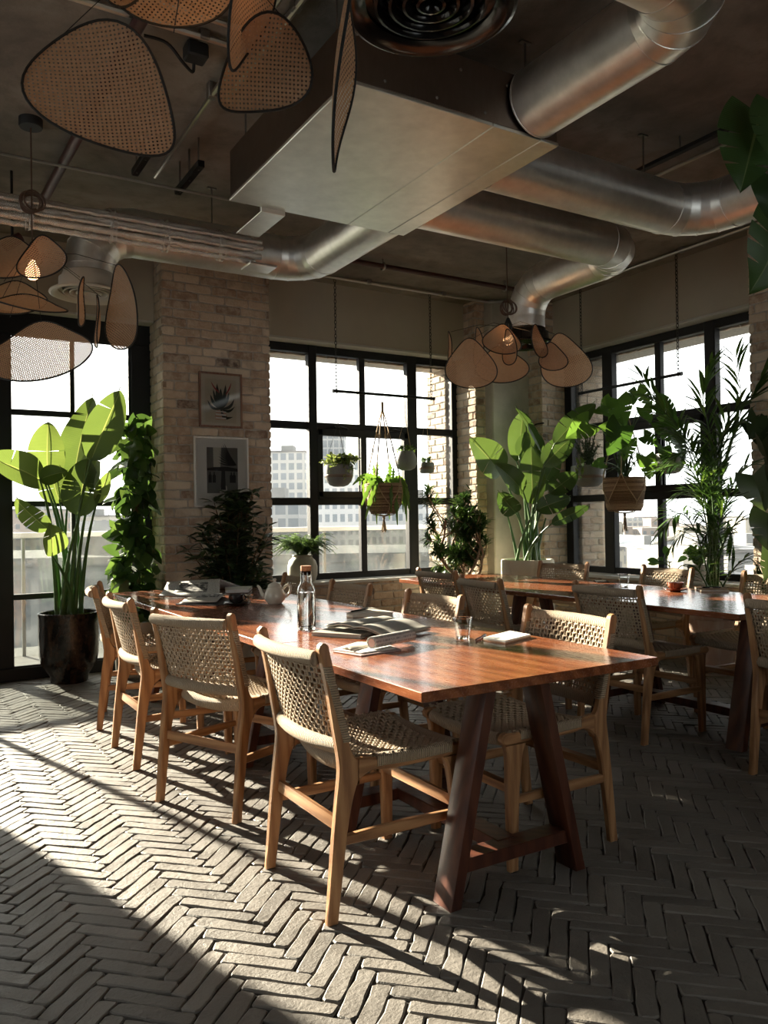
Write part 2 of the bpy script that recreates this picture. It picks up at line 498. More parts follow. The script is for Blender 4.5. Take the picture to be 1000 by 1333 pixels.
def brick_field(mb, o, u, v, n, w, h, course=.0745, L=.222, g=.011, phase=0.0, skip=None):
    """stretcher-bonded bricks over a w x h rectangle"""
    z = 0; row = 0
    while z < h - .02:
        hh = min(course - g, h - z)
        x = -L*(0.5 if row % 2 else 0) - phase + rnd.uniform(-.02, .02)
        while x < w:
            ln = L - g + rnd.uniform(-.012, .012)
            a = max(x, 0); e = min(x + ln, w)
            if e - a > .03:
                mb.tint = min(1, max(0, rnd.gauss(.55, .24)))
                rough_brick(mb, o + u*a + v*z, u, v, n, e-a, hh, .02, rnd.uniform(.006, .013), .0025, .006, 3)
            x += ln + g
        z += course; row += 1

def pier(name, x0, x1, y0, y1, z0, z1, faces, phase=0):
    mb = MB(); mb.mat = 1
    mb.box(x0+.008, y0+.008, z0, x1-.008, y1-.008, z1)
    mb.mat = 0
    h = z1 - z0
    for fc in faces:
        if fc == '-y': brick_field(mb, V((x0, y0+.008, z0)), V((1, 0, 0)), V((0, 0, 1)), V((0, -1, 0)), x1-x0, h, phase=phase)
        if fc == '+y': brick_field(mb, V((x1, y1-.008, z0)), V((-1, 0, 0)), V((0, 0, 1)), V((0, 1, 0)), x1-x0, h, phase=phase)
        if fc == '-x': brick_field(mb, V((x0+.008, y1, z0)), V((0, -1, 0)), V((0, 0, 1)), V((-1, 0, 0)), y1-y0, h, phase=phase+.06)
        if fc == '+x': brick_field(mb, V((x1-.008, y0, z0)), V((0, 1, 0)), V((0, 0, 1)), V((1, 0, 0)), y1-y0, h, phase=phase+.06)
    return structure(mb.build(name, [M['brick'], M['mortar']], smooth=25))

pier('wall_back_pier', 1.836, 2.776, 6.476, 7.25, 0, ZC, ('-y', '-x', '+x'))
pier('wall_far_left_pier', -1.3, -.66, 6.476, 7.25, 0, ZC, ('-y', '+x'))
pier('wall_corner_pier', 5.06, 5.32, 6.52, 7.25, 0, ZC, ('-y', '-x'), .1)
pier('wall_corner_return', 5.668, 6.5, 6.197, 6.6, 0, ZC, ('-x', '-y'), .03)
pier('wall_right_pillar', 5.625, 6.5, 2.6, 3.815, 0, ZC, ('-x', '+y'))
# brick under the sills
pier('wall_back_sill', 2.776, 5.06, 6.69, 6.86, 0, .62, ('-y',))
pier('wall_right_sill', 5.83, 6.0, 3.815, 6.197, 0, .62, ('-x',))
# outer leaf of the openings, seen through the glass
pier('wall_back_outer', 4.985, 5.4, 6.95, 7.3, .3, ZC, ('-x', '-y'), .1)
pier('wall_right_outer', 6.08, 6.5, 6.075, 6.6, -.5, ZC, ('-y', '-x'), .1)
mb = MB(); mb.mat = 0
brick_field(mb, V((2.7, 6.97, 2.80)), V((1, 0, 0)), V((0, 0, 1)), V((0, -1, 0)), 2.6, .45)
mb.mat = 1; mb.box(2.7, 6.972, 2.806, 5.3, 7.2, 3.6)
structure(mb.build('wall_back_lintel', [M['brick'], M['mortar']], smooth=25))
mb = MB()
brick_field(mb, V((6.09, 6.2, 2.80)), V((0, -1, 0)), V((0, 0, 1)), V((-1, 0, 0)), 2.5, .45)
mb.mat = 1; mb.box(6.092, 3.7, 2.806, 6.4, 6.2, 3.6)
structure(mb.build('wall_right_lintel', [M['brick'], M['mortar']], smooth=25))

mb = MB()
mb.box(-.66, 6.705, 2.905, 1.834, 7.2, ZC); mb.box(2.776, 6.705, 2.905, 5.06, 6.95, ZC)
structure(mb.build('wall_back_spandrel', M['plaster']))
mb = MB(); mb.box(5.835, 3.815, 2.905, 6.07, 6.197, ZC)
structure(mb.build('wall_right_spandrel', M['plaster']))
mb = MB(); mb.box(5.184, 6.40, 0, 5.80, 6.95, ZC, .012)
structure(mb.build('column', M['concrete_raw'], smooth=30))
mb = MB(); mb.box(5.3, 6.9, -.5, 6.6, 7.4, 3.7); structure(mb.build('wall_corner_back', M['mortar']))
# long windows added in the two unseen walls to let in fill light
mb = MB(); L0, L1, Z0, Z1 = 1.5, 4.3, .9, 2.6
mb.box(RX0-.2, RY0-.2, 0, RX0, 7.2, Z0); mb.box(RX0-.2, RY0-.2, Z1, RX0, 7.2, ZC); mb.box(RX0-.2, RY0-.2, Z0, RX0, L0, Z1); mb.box(RX0-.2, L1, Z0, RX0, 7.2, Z1)
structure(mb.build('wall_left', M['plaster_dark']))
mb = MB(); F0, F1 = .6, 3.2
mb.box(RX0, RY0-.2, 0, 6.4, RY0, Z0); mb.box(RX0, RY0-.2, Z1, 6.4, RY0, ZC); mb.box(RX0, RY0-.2, Z0, F0, RY0, Z1); mb.box(F1, RY0-.2, Z0, 6.4, RY0, Z1)
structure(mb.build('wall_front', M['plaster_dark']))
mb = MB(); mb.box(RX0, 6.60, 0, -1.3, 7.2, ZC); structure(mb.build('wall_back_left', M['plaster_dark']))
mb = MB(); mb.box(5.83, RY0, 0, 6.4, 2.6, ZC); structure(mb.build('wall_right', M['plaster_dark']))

# white soffit strips under the plaster, sills
mb = MB(); mb.box(2.78, 6.70, 2.883, 5.05, 6.845, 2.905, .003); mb.box(-.65, 6.70, 2.886, 1.83, 6.83, 2.905, .003); mb.box(5.83, 3.82, 2.883, 5.98, 6.19, 2.905, .003)
structure(mb.build('trim_1', M['trim_light']))
mb = MB(); mb.box(2.79, 6.645, .62, 5.05, 6.88, .648, .004)
structure(mb.build('trim_2', M['sill']))
mb = MB(); mb.box(5.775, 3.83, .62, 6.02, 6.18, .648, .004)
structure(mb.build('trim_3', M['sill']))

# windows: black steel frames with panes
def win_root(name, loc):
    o = bpy.data.objects.new(name, None); COL.objects.link(o); o.location = loc
    return structure(o)
def frame_bars(bars, fy, depth=.07, b=.006):
    m = MB()
    for x0, x1, z0, z1, d in bars: m.box(x0, fy - d, z0, x1, fy + depth, z1, b)
    return m
w1 = win_root('window_1', (0, 0, 0))
FY = 6.87
bars = [(-.66, 1.84, 2.72, 2.90, .02), (-.66, 1.84, 0.0, .10, .02), (1.676, 1.84, .1, 2.72, .02), (.62, .755, .1, 2.72, .02), (-.66, -.60, .1, 2.72, .0),
        (1.192, 1.228, .1, 2.72, .0), (-.055, -.015, .1, 2.72, .0)]
for z in (2.11, 1.385, .65): bars.append((.755, 1.676, z-.022, z+.022, -.005))
m = frame_bars(bars, FY, .06)
for z in (2.72-.012, .1): m.box(.755, FY-.004, z, 1.676, FY+.02, z+.012)
m.box(1.655, FY-.004, .1, 1.676, FY+.03, 2.72)
m.build('window_frame', M['black_frame'], w1)
m = MB(); m.box(-.66, FY+.028, .08, 1.7, FY+.034, 2.74); m.build('pane', M['pane'], w1)

w2 = win_root('window_2', (0, 0, 0))
zb, zt = .652, 2.885
bars = [(2.76, 5.065, zt-.075, zt, .02), (2.76, 5.065, zb, zb+.062, .02), (2.76, 2.83, zb, zt, .02), (5.0, 5.075, zb, zt, .02),
        (3.325, 3.412, zb, zt+.005, .028), (4.438, 4.553, zb, zt+.005, .028), (3.886, 3.952, zb, zt-.02, .01),
        (2.8, 5.03, 2.085, 2.155, .012), (2.8, 5.03, 1.365, 1.435, .012)]
m = frame_bars(bars, FY, .05)
m.build('window_frame', M['black_frame'], w2)
m = frame_bars([(3.412, 4.438, 2.03, 2.10, .035), (3.412, 4.438, 1.43, 1.495, .035), (3.405, 3.465, 1.44, 2.09, .035), (4.385, 4.445, 1.44, 2.09, .035), (3.886, 3.95, 1.44, 2.09, .03)], FY, .03)
sash = m.build('opening_sash', M['black_frame'], w2)
m = MB()
for x in (3.66, 4.27):
    m.box(x-.07, FY-.06, 2.10, x+.05, FY-.03, 2.125, .004); m.tube([(x-.02, FY-.055, 2.12), (x+.05, FY-.075, 2.10), (x+.06, FY-.075, 2.085)], .007, 6)
m.build('stay', M['black_iron'], sash)
m = MB(); m.box(2.78, FY+.02, zb+.02, 5.05, FY+.026, zt-.02); m.build('pane', M['pane'], w2)
m = MB(); m.tube([(2.80, FY-.10, 1.00), (2.815, FY-.11, .995), (2.86, FY-.13, .965), (2.885, FY-.13, .965)], .011, 8); m.build('handle', M['black_iron'], w2)

w3 = win_root('window_3', (0, 0, 0))
FX = 6.0
def fb3(bars, depth=.05):
    m = MB()
    for y0, y1, z0, z1, d in bars: m.box(FX-d, y0, z0, FX+depth, y1, z1, .006)
    return m
bars = [(3.80, 6.20, zt-.075, zt, .02), (3.80, 6.20, zb, zb+.062, .02), (3.80, 3.87, zb, zt, .02), (6.10, 6.20, zb, zt, .02),
        (5.535, 5.662, zb, zt+.005, .028), (4.375, 4.482, zb, zt+.005, .028), (4.965, 5.03, zb, zt-.02, .01),
        (3.83, 6.17, 2.085, 2.155, .012), (3.83, 6.17, 1.365, 1.435, .012)]
fb3(bars).build('window_frame', M['black_frame'], w3)
fb3([(4.482, 5.535, 2.03, 2.10, .035), (4.482, 5.535, 1.43, 1.495, .035), (4.475, 4.535, 1.44, 2.09, .035), (5.48, 5.54, 1.44, 2.09, .035), (4.965, 5.03, 1.44, 2.09, .03)], .03).build('opening_sash', M['black_frame'], w3)
m = MB(); m.box(FX+.02, 3.82, zb+.02, FX+.026, 6.18, zt-.02); m.build('pane', M['pane'], w3)

w4 = win_root('fill_window_4', (0, 0, 0)); m = MB()  # this window and the next are added, out of view, for soft fill
for k in range(6):
    y = lerp(L0, L1, k/5); m.box(RX0-.13, y-.04, Z0, RX0-.06, y+.04, Z1, .005)
for z in (Z0+.03, 1.3, 2.1, Z1-.03): m.box(RX0-.13, L0, z-.03, RX0-.06, L1, z+.03, .005)
m.build('window_frame', M['black_frame'], w4)
m = MB(); m.box(RX0-.1, L0, Z0, RX0-.094, L1, Z1); m.build('pane', M['pane'], w4)
w5 = win_root('fill_window_5', (0, 0, 0)); m = MB()
for k in range(6):
    x = lerp(F0, F1, k/5); m.box(x-.04, RY0-.13, Z0, x+.04, RY0-.06, Z1, .005)
for z in (Z0+.03, 1.3, 2.1, Z1-.03): m.box(F0, RY0-.13, z-.03, F1, RY0-.06, z+.03, .005)
m.build('window_frame', M['black_frame'], w5)
m = MB(); m.box(F0, RY0-.1, Z0, F1, RY0-.094, Z1); m.build('pane', M['pane'], w5)
# ================================================================ light, sky, camera
SUN_AZ, SUN_EL = (-.265, .964), math.radians(19.5)
sd = V((SUN_AZ[0]*math.cos(SUN_EL), SUN_AZ[1]*math.cos(SUN_EL), math.sin(SUN_EL))).normalized()
sl = bpy.data.lights.new('sun', 'SUN'); sl.energy = 18.5; sl.angle = math.radians(.6); sl.color = (1.0, .88, .70)
so = bpy.data.objects.new('sun', sl); COL.objects.link(so); so.location = (0, 20, 12)
so.rotation_euler = sd.to_track_quat('Z', 'Y').to_euler()
wd = bpy.data.worlds.new('sky'); SC.world = wd; wd.use_nodes = True
nt = wd.node_tree; nt.nodes.clear()
tc = nt.nodes.new('ShaderNodeTexCoord'); dp = nt.nodes.new('ShaderNodeVectorMath'); dp.operation = 'DOT_PRODUCT'
nt.links.new(tc.outputs['Generated'], dp.inputs[0]); dp.inputs[1].default_value = sd
cr = nt.nodes.new('ShaderNodeValToRGB'); nt.links.new(dp.outputs['Value'], cr.inputs[0])
e = cr.color_ramp.elements
e[0].position = 0.0; e[0].color = (.84, .85, .84, 1); e[1].position = 1.0; e[1].color = (1, .97, .90, 1)
k = e.new(.55); k.color = (.90, .91, .90, 1)
bg = nt.nodes.new('ShaderNodeBackground'); nt.links.new(cr.outputs[0], bg.inputs[0]); bg.inputs[1].default_value = 2.3
wo = nt.nodes.new('ShaderNodeOutputWorld'); nt.links.new(bg.outputs[0], wo.inputs[0])

cam = bpy.data.cameras.new('camera'); co = bpy.data.objects.new('camera', cam); COL.objects.link(co)
yaw, pit, rol = .543823, .0089672, -.0151868
fw = V((math.sin(yaw)*math.cos(pit), math.cos(yaw)*math.cos(pit), math.sin(pit)))
rt = V((math.cos(yaw), -math.sin(yaw), 0)); up = rt.cross(fw)
r3 = rt*math.cos(rol) + up*math.sin(rol); u3 = up*math.cos(rol) - rt*math.sin(rol)
co.matrix_world = Matrix(((r3.x, u3.x, -fw.x, 0), (r3.y, u3.y, -fw.y, 0), (r3.z, u3.z, -fw.z, 1.22), (0, 0, 0, 1)))
cam.sensor_fit = 'HORIZONTAL'; cam.sensor_width = 36; cam.lens = 36*1042.66/1000
cam.clip_start = .05; cam.clip_end = 3000
SC.camera = co
SC.view_settings.view_transform = 'Standard'; SC.view_settings.look = 'None'
SC.view_settings.gamma = 1; SC.view_settings.use_curve_mapping = False
SC.view_settings.exposure = 0.88
cy = SC.cycles
cy.max_bounces = 10; cy.diffuse_bounces = 5; cy.glossy_bounces = 4; cy.transmission_bounces = 8; cy.transparent_max_bounces = 24
cy.caustics_reflective = False; cy.caustics_refractive = False
cy.sample_clamp_indirect = 6.0
# ================================================================ chairs
rnd = random.Random(21)
def smooth_poly(pts, n=4):
    return [(p.x, p.y) for p in spline([V((a, b, 0)) for a, b in pts], n)]
def loop2d(*segs):
    out = []
    for sgm in segs:
        for p in sgm:
            if not out or (abs(out[-1][0]-p[0]) + abs(out[-1][1]-p[1])) > 1e-4: out.append(p)
    if abs(out[0][0]-out[-1][0]) + abs(out[0][1]-out[-1][1]) < 1e-4: out.pop()
    a = sum(out[i-1][0]*out[i][1] - out[i][0]*out[i-1][1] for i in range(len(out)))
    return out if a > 0 else out[::-1]
# local axes: x forward (to the table), y sideways, z up; origin between the rear feet
HW = .25
def back_x(z):      # line of the woven back at height z
    return .052 - (z - .50)*.262
rear_edge = smooth_poly([(-.012, 0), (.005, .19), (.023, .36), (.034, .45), (.031, .50), (.017, .585), (-.006, .727), (-.029, .825)])
front_edge = smooth_poly([(.005, .832), (.014, .79), (.053, .62), (.070, .535), (.083, .500), (.094, .487)])
front_low = smooth_poly([(.100, .420), (.086, .385), (.071, .33), (.054, .234), (.022, 0)])
tip = [(-.029, .832), (-.026, .842), (-.016, .850), (-.006, .848), (.002, .841)]
rear_poly = loop2d(rear_edge, tip, front_edge, [(.10, .485)], front_low)
def chair_leg_rear(s):
    m = MB(); y0, y1 = (HW-.030, HW) if s > 0 else (-HW, -HW+.030)
    m.prism(rear_poly, y0, y1, .005); return m
rail_top = smooth_poly([(.098, .487), (.14, .484), (.17, .478), (.30, .470), (.45, .476), (.515, .478)])
rail_end = [(.527, .474), (.535, .463), (.535, .452), (.527, .441), (.515, .437)]
rail_bot = smooth_poly([(.505, .436), (.45, .437), (.30, .434), (.20, .436), (.16, .441), (.13, .434), (.108, .418), (.098, .402)])
rail_poly = loop2d(rail_top, rail_end, rail_bot)
def chair_rail(s):
    m = MB(); y0, y1 = (HW-.034, HW-.002) if s > 0 else (-HW+.002, -HW+.034)
    m.prism(rail_poly, y0, y1, .006); return m
fl = loop2d(smooth_poly([(.520, .439), (.512, .418), (.508, .38), (.507, .25), (.503, 0)]), smooth_poly([(.468, 0), (.458, .25), (.446, .36), (.436, .41), (.418, .438)]))
def chair_leg_front(s):
    m = MB(); y0, y1 = (HW-.036, HW-.004) if s > 0 else (-HW+.004, -HW+.036)
    m.prism(fl, y0, y1, .006); return m
def strands(m, S, nu, nv, ru, rv, amp, sides=5, sub=3, flatu=1.0, pair=False):
    """S(u, v) -> point, normal;  nu strands run along v, nv strands run along u, woven over and under"""
    def run(fix, along_u, idx, cnt, rad):
        pts = []; nn = cnt*sub
        for k in range(nn+1):
            t = k/nn
            p, n = S(t, fix) if along_u else S(fix, t)
            ph = PI*(t*cnt - .5 + idx)
            pts.append((p + n*(amp*math.sin(ph)*(1 if along_u else -1)), n))
        P = [p for p, _ in pts]
        b = len(m.v); rings = []
        for i, (p, n) in enumerate(pts):
            d = (P[min(i+1, nn)] - P[max(i-1, 0)]).normalized()
            bi = d.cross(n).normalized()
            rings.append([p + (n*math.cos(2*PI*q/sides)*rad[1] + bi*math.sin(2*PI*q/sides)*rad[0]) for q in range(sides)])
        m.tint = rnd.random()
        m.grid(rings, cv=True, uv=False)
    for i in range(nu): run((i+.5)/nu, False, i % 2 + 1, nv, ru)
    for j in range(nv): run((j+.5)/nv, True, j % 2, nu, rv)
BOW = .030
def back_S(u, v):
    z = lerp(.535, .795, v); y = lerp(HW-.032, -HW+.032, u)
    bow = 1 - (2*u-1)**2
    x = back_x(z) - BOW*bow + .014
    return V((x, y, z)), V((.967, BOW*2*(2*u-1)*.5, .253)).normalized()
def seat_S(u, v):
    # v from the back edge to the front edge, u across
    y = lerp(-HW+.006, HW-.006, u); x = lerp(.135, .505, v)
    q = (2*u-1)
    z = .452 + .030*abs(q)**2.2 - .016*(1-q*q)*math.sin(PI*min(1, v*1.0)) + (.0 if v < .9 else -.02*((v-.9)/.1)**2*(1-q*q))
    return V((x, y, z)), V((0, -q*.28, 1)).normalized()
def make_chair():
    t = thing('dining_chair', 'teak and woven rope dining chair', 'chair')
    for s in (1, -1): chair_leg_rear(s).build('leg', M['teak'], t)
    for s in (1, -1): chair_leg_front(s).build('leg', M['teak'], t)
    for s in (1, -1): chair_rail(s).build('side_rail', M['teak_x'], t)
    # stretchers
    for s in (1, -1):
        m = MB(); y = s*(HW-.016)
        m.prism(loop2d(smooth_poly([(.050, .228), (.25, .226), (.465, .230)]), smooth_poly([(.465, .256), (.25, .262), (.052, .258)])), y-.011, y+.011, .004)
        m.build('stretcher', M['teak_x'], t)
    for x0, z0, lean in ((.032, .268, .0), (.462, .262, 0)):
        m = MB(); m.prism(loop2d([(x0-.0, z0), (x0+.024, z0), (x0+.026, z0+.03), (x0+.004, z0+.036)]), -HW+.028, HW-.028, .004)
        m.build('stretcher', M['teak_y'], t)
    # front and rear rails of the seat, wrapped in rope
    def roll(x, z, bow, dz, r, fl=1.0, yy=HW-.028, n=14):
        m = MB(); P = []
        for k in range(n+1):
            u = k/n; q = 2*u-1
            P.append((x - bow*(1-q*q), lerp(-yy, yy, u), z - dz*(1-q*q)))
        m.tube(P, r, 12, flat=fl, up=(0, 0, 1)); return m
    roll(back_x(.802)-.004, .803, BOW, -.002, .021, 1.1).build('back_roll', M['rope_y'], t)
    roll(back_x(.525)+.006, .524, BOW, .002, .021, 1.15).build('back_roll', M['rope_y'], t)
    roll(.128, .452, .022, .020, .020, 1.25, HW-.045).build('seat_roll', M['rope_y'], t)
    roll(.512, .452, -.004, .012, .018, 1.25, HW-.045).build('seat_roll', M['rope_y'], t)
    m = MB(); strands(m, back_S, 25, 15, (.0049, .0030), (.0042, .0027), .0021)
    bk = m.build('backrest', M['strand'], t, smooth=180)
    for s in (1, -1):      # rope lashing over the posts
        m = MB()
        m.prism(loop2d([(back_x(.54)+.004, .54), (back_x(.54)+.034, .54), (back_x(.78)+.034, .78), (back_x(.78)+.004, .78)]), s*(HW-.014)-.017, s*(HW-.014)+.017, .006)
        m.build('rope_lashing', M['rope_z'], t)
    m = MB(); strands(m, seat_S, 24, 22, (.0066, .0042), (.0066, .0040), .0042)
    st = m.build('seat', M['strand'], t, smooth=180)
    for s in (1, -1):
        m = MB(); y = s*(HW-.017)
        top = smooth_poly([(.165, .486), (.30, .481), (.455, .485)]); bot = smooth_poly([(.455, .449), (.30, .446), (.165, .450)])
        m.prism(loop2d(top, bot), y-.020, y+.019, .006)
        m.build('rope_wrap', M['rope_x'], st)
    # solid under-weave so the seat does not read as an open net
    m = MB(); m.grid([[seat_S(i/10, j/10)[0] - V((0, 0, .006)) for j in range(11)] for i in range(11)])
    m.build('under_weave', M['jute'], st, smooth=180)
    return t
D = math.radians
chairs = [
    # x, y, angle, label
    (1.100, 2.405, 0, 'teak chair with rope back nearest the camera, first of the row beside the red table'),
    (1.057, 3.316, 24, 'teak chair turned slightly, second in the row with its back to the sunlit floor'),
    (.985, 4.278, 0, 'teak chair third in the row beside the red table, seen between its neighbours'),
    (1.056, 5.175, -15, 'teak chair farthest in the row, beside the black glazed pot'),
    (2.285, 2.385, 180, 'teak chair tucked under the near table corner beside the notepad'),
    (2.305, 3.358, 180, 'teak chair facing the open book and the water glass'),
    (2.312, 4.250, 180, 'teak chair facing the glass bottle, below the hanging cactus basket'),
    (2.335, 5.08, 174, 'teak chair behind the cream teapot, below the fern jar'),
    (3.368, 3.178, 0, 'teak chair with its back to the near table, in front of the brown cup'),
    (3.165, 4.045, -7, 'teak chair with a tightly woven back, behind the water glass of the near table'),
    (3.400, 4.870, 0, 'teak chair at the far table end, just under the sunny window sill'),
    (3.405, 2.100, 0, 'teak chair cut off by the right edge, at the end of the far table'),
    (4.693, 4.918, 180 + 10, 'teak chair on the window side of the far table, before the concrete planter'),
    (4.775, 3.939, 180 - 6, 'teak chair on the window side, below the two sill pots'),
    (4.690, 3.02, 180, 'teak chair on the window side, beside the palm in terracotta'),
]
proto = make_chair()
for i, (x, y, a, lab) in enumerate(chairs):
    c = proto if i == 0 else copy_tree(proto)
    c.location = (x, y, 0); c.rotation_euler = (0, 0, D(a)); c['label'] = lab
    c['group'] = 'woven rope dining chairs'

# ================================================================ tables
def make_table(label, x0, x1, y0, y1, zt, trestles, beam):
    t = thing('trestle_table', label, 'table', ((x0+x1)/2, (y0+y1)/2, 0))
    cx, cyy = (x0+x1)/2, (y0+y1)/2
    m = MB(); w = (x1-x0)/2; l = (y1-y0)/2
    m.box(-w, -l, zt-.030, w, l, zt, .0025)
    m.build('tabletop', M['tabletop'], t)
    for ty in trestles:
        yy = ty - cyy
        for s in (-1, 1):
            m = MB()
            m.prism(loop2d([(s*.287, 0), (s*.245, 0), (s*.083, zt-.03), (s*.126, zt-.03)]), yy-.05, yy+.05, .003)
            m.build('leg', M['trestle'], t)
        m = MB(); m.box(-.226, yy-.032, .098, .226, yy+.05, .142, .003); m.build('cross_bar', M['trestle'], t)
        m = MB(); m.box(-.30, yy-.04, zt-.062, .30, yy+.04, zt-.03, .003); m.build('cleat', M['trestle'], t)
    m = MB(); m.box(-.040, beam[0]-cyy, .100, .040, beam[1]-cyy, .146, .003); m.build('long_beam', M['trestle'], t)
    return t
ZT = .733
make_table('square end table with the open book and the water glass, closest to the camera', 1.245, 2.220, 1.870, 2.944, ZT, (2.078, 2.76), (2.10, 2.74))
make_table('long red wood table carrying the newspaper, teapot and bottle', 1.245, 2.220, 2.947, 5.800, ZT, (3.80, 5.53), (3.82, 5.51))
make_table('red wood table under the clustered cane lamp, carrying the brown cup', 3.470, 4.440, 2.430, 3.985, ZT, (2.62, 3.57), (2.64, 3.55))
make_table('red wood table end nearest the concrete planter in the corner', 3.470, 4.440, 3.988, 5.52, ZT, (4.46, 5.33), (4.48, 5.31))
# ================================================================ ventilation
rnd = random.Random(31)
def duct(name, label, cat, pts, r, R, end=None, ceil_rods=(), closed_ends=True):
    """straight runs of sheet steel joined by mitred four-piece elbows"""
    pts = [V(p) for p in pts]
    t = thing(name, label, cat, pts[0])
    o = pts[0].copy()
    runs = []; prev = pts[0]; seams = []
    for i in range(1, len(pts)):
        if i < len(pts)-1:
            d0 = (pts[i]-pts[i-1]).normalized(); d1 = (pts[i+1]-pts[i]).normalized()
            a = pts[i] - d0*R; b = pts[i] + d1*R
            runs.append([prev, a])
            c = a + d1*R; el = []
            for k in range(5):
                th = (PI/2)*k/4
                el.append(c - d1*R*math.cos(th) + d0*R*math.sin(th))
            runs.append(el); prev = b
        else: runs.append([prev, pts[i]])
    for run in runs:
        m = MB()
        P = [p - o for p in run]; n = 44
        T = []
        for i in range(len(P)):
            if i == 0: T.append((P[1]-P[0]).normalized() if len(P) == 2 else None)
            elif i == len(P)-1: T.append((P[-1]-P[-2]).normalized() if len(P) == 2 else None)
            else: T.append((P[i+1]-P[i-1]).normalized())
        if len(P) > 2:
            # ends of the elbow square to the straight runs
            k = runs.index(run)
            T[0] = (runs[k-1][1]-runs[k-1][0]).normalized(); T[-1] = (runs[k+1][1]-runs[k+1][0]).normalized()
            axis = T[0].cross(T[-1]).normalized()
        else:
            axis = V((0, 0, 1)) if abs(T[0].z) < .9 else V((1, 0, 0))
        for i in range(len(P)-1):
            rings = []
            for p, tt in ((P[i], T[i]), (P[i+1], T[i+1])):
                e = axis; f = tt.cross(e).normalized()
                d = (P[i+1]-P[i]).normalized()
                ring = []
                st = r/ max(.6, abs(d.dot(tt))) if len(P) > 2 else r
                for q in range(n):
                    w = 2*PI*q/n
                    ring.append(p + e*math.cos(w)*r + f*math.sin(w)*st)
                rings.append(ring)
            m.grid(rings, cv=True, uv=False)
            for (p, tt) in ((P[i], T[i]), (P[i+1], T[i+1])):
                e = axis; f = tt.cross(e).normalized()
                seams.append((p, e, f, r*1.0 if len(P) == 2 else r, tt))
        m.build('elbow' if len(P) > 2 else 'straight_pipe', M['duct_steel'], t, smooth=14 if len(P) > 2 else 40)
    done = []
    for p, e, f, rr, tt in seams:
        if any((p-q).length < .01 for q in done): continue
        done.append(p); m = MB()
        rings = [[p + tt*z + (e*math.cos(2*PI*q/44) + f*math.sin(2*PI*q/44))*(rr+x) for q in range(44)] for z, x in ((-.004, -.001), (-.003, .0028), (.003, .0028), (.004, -.001))]
        m.grid(rings, cv=True, uv=False)
        m.build('seam_band', M['duct_steel'], t, smooth=30)
    if end:
        kind, z = end
        c = pts[-1] - o
        dm = MB()
        dm.lathe([(r*.98, .10), (r+.006, .09), (r+.008, 0.0), (.205, -.012), (.231, -.022), (.233, -.030), (.222, -.036), (.205, -.034), (.178, -.014), (.176, .06)], (c.x, c.y, z - o.z + .03), 48)
        
        dif = dm.build('diffuser', M['black_gloss' if kind == 'black_gloss' else 'trim_light'], t, smooth=35)
        bm_ = MB(); bm_.disc((c.x, c.y, z - o.z + .085), .172, 40, up=False); bm_.build('throat', M['black_matte'], dif)
        for rr in (.150, .112, .074, .036):
            rm = MB()
            rm.lathe([(rr, -.004), (rr+.004, -.010), (rr-.004, -.012), (rr-.028, .022), (rr-.026, .028), (rr-.002, .004)], (c.x, c.y, z - o.z + .015), 44, closed=True)
            rm.build('louvre_ring', M[kind], dif, smooth=60)
        rm = MB(); rm.tube([(c.x-.17, c.y, z-o.z+.045), (c.x+.17, c.y, z-o.z+.045)], .006, 6); rm.tube([(c.x, c.y-.17, z-o.z+.045), (c.x, c.y+.17, z-o.z+.045)], .006, 6)
        rm.build('cross_stay', M['black_gloss'], dif)
    for p in ceil_rods:
        p = V(p); m = MB()
        m.tube([p - o, V((p.x, p.y, ZC)) - o], .0045, 6)
        m.box(p.x-o.x-.03, p.y-o.y-.012, ZC-o.z-.008, p.x-o.x+.03, p.y-o.y+.012, ZC-o.z)
        m.build('hanger_rod', M['steel_rod'], t)
    return t
ZD = 3.055; RD = .150
box = thing('ventilation_box', 'large flat sheet-metal plenum box hung under the ceiling in the middle', 'ventilation box', (2.03, 3.34, 2.9))
m = MB(); m.box(-.535, -.66, .018, .54, .64, .262, .003); m.build('housing', M['sheet_side_shaded'], box)
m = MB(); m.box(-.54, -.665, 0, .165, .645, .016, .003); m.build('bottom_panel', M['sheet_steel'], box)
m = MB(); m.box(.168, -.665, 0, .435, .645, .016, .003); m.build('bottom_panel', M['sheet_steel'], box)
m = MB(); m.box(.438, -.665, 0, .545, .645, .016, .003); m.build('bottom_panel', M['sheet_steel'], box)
for k in range(9):
    x = -.5 + k*.125; m = MB()
    m.lathe([(0, .006), (.006, .004), (.007, -.002)], (0, 0, 0), 8, M=Matrix.Translation((x, -.661, .05 if k % 2 else .2)) @ Matrix.Rotation(PI/2, 4, 'X'))
    m.build('rivet', M['steel_rod'], box)
m = MB(); m.box(-.36, .66, -.022, -.22, 1.02, -.014, .002); m.box(-.36, .645, -.022, -.22, .665, .1, .002); m.build('side_bracket', M['sheet_steel'], box)
for x, y in ((-.50, -.5), (.5, -.5), (-.5, .5), (.5, .5)):
    m = MB(); m.tube([(x, y, .26), (x, y, ZC-2.9)], .005, 6); m.box(x-.03, y-.012, ZC-2.908, x+.03, y+.012, ZC-2.9); m.build('hanger_rod', M['steel_rod'], box)
duct('ventilation_duct', 'round steel duct at top right, bending back to the black ceiling diffuser', 'duct', [(2.43, 2.660, ZD), (2.43, 1.765, ZD), (1.24, 1.765, ZD), (1.24, 1.765, 2.66)], RD, .24, ('black_gloss', 2.60), [(2.43, 2.2, ZD+RD)])
duct('ventilation_duct', 'round steel duct from the metal box that turns along the right wall', 'duct', [(2.588, 3.20, ZD), (4.20, 3.20, ZD), (4.20, .2, ZD)], RD, .28, None, [(3.75, 3.2, ZD+RD), (4.2, 2.4, ZD+RD)])
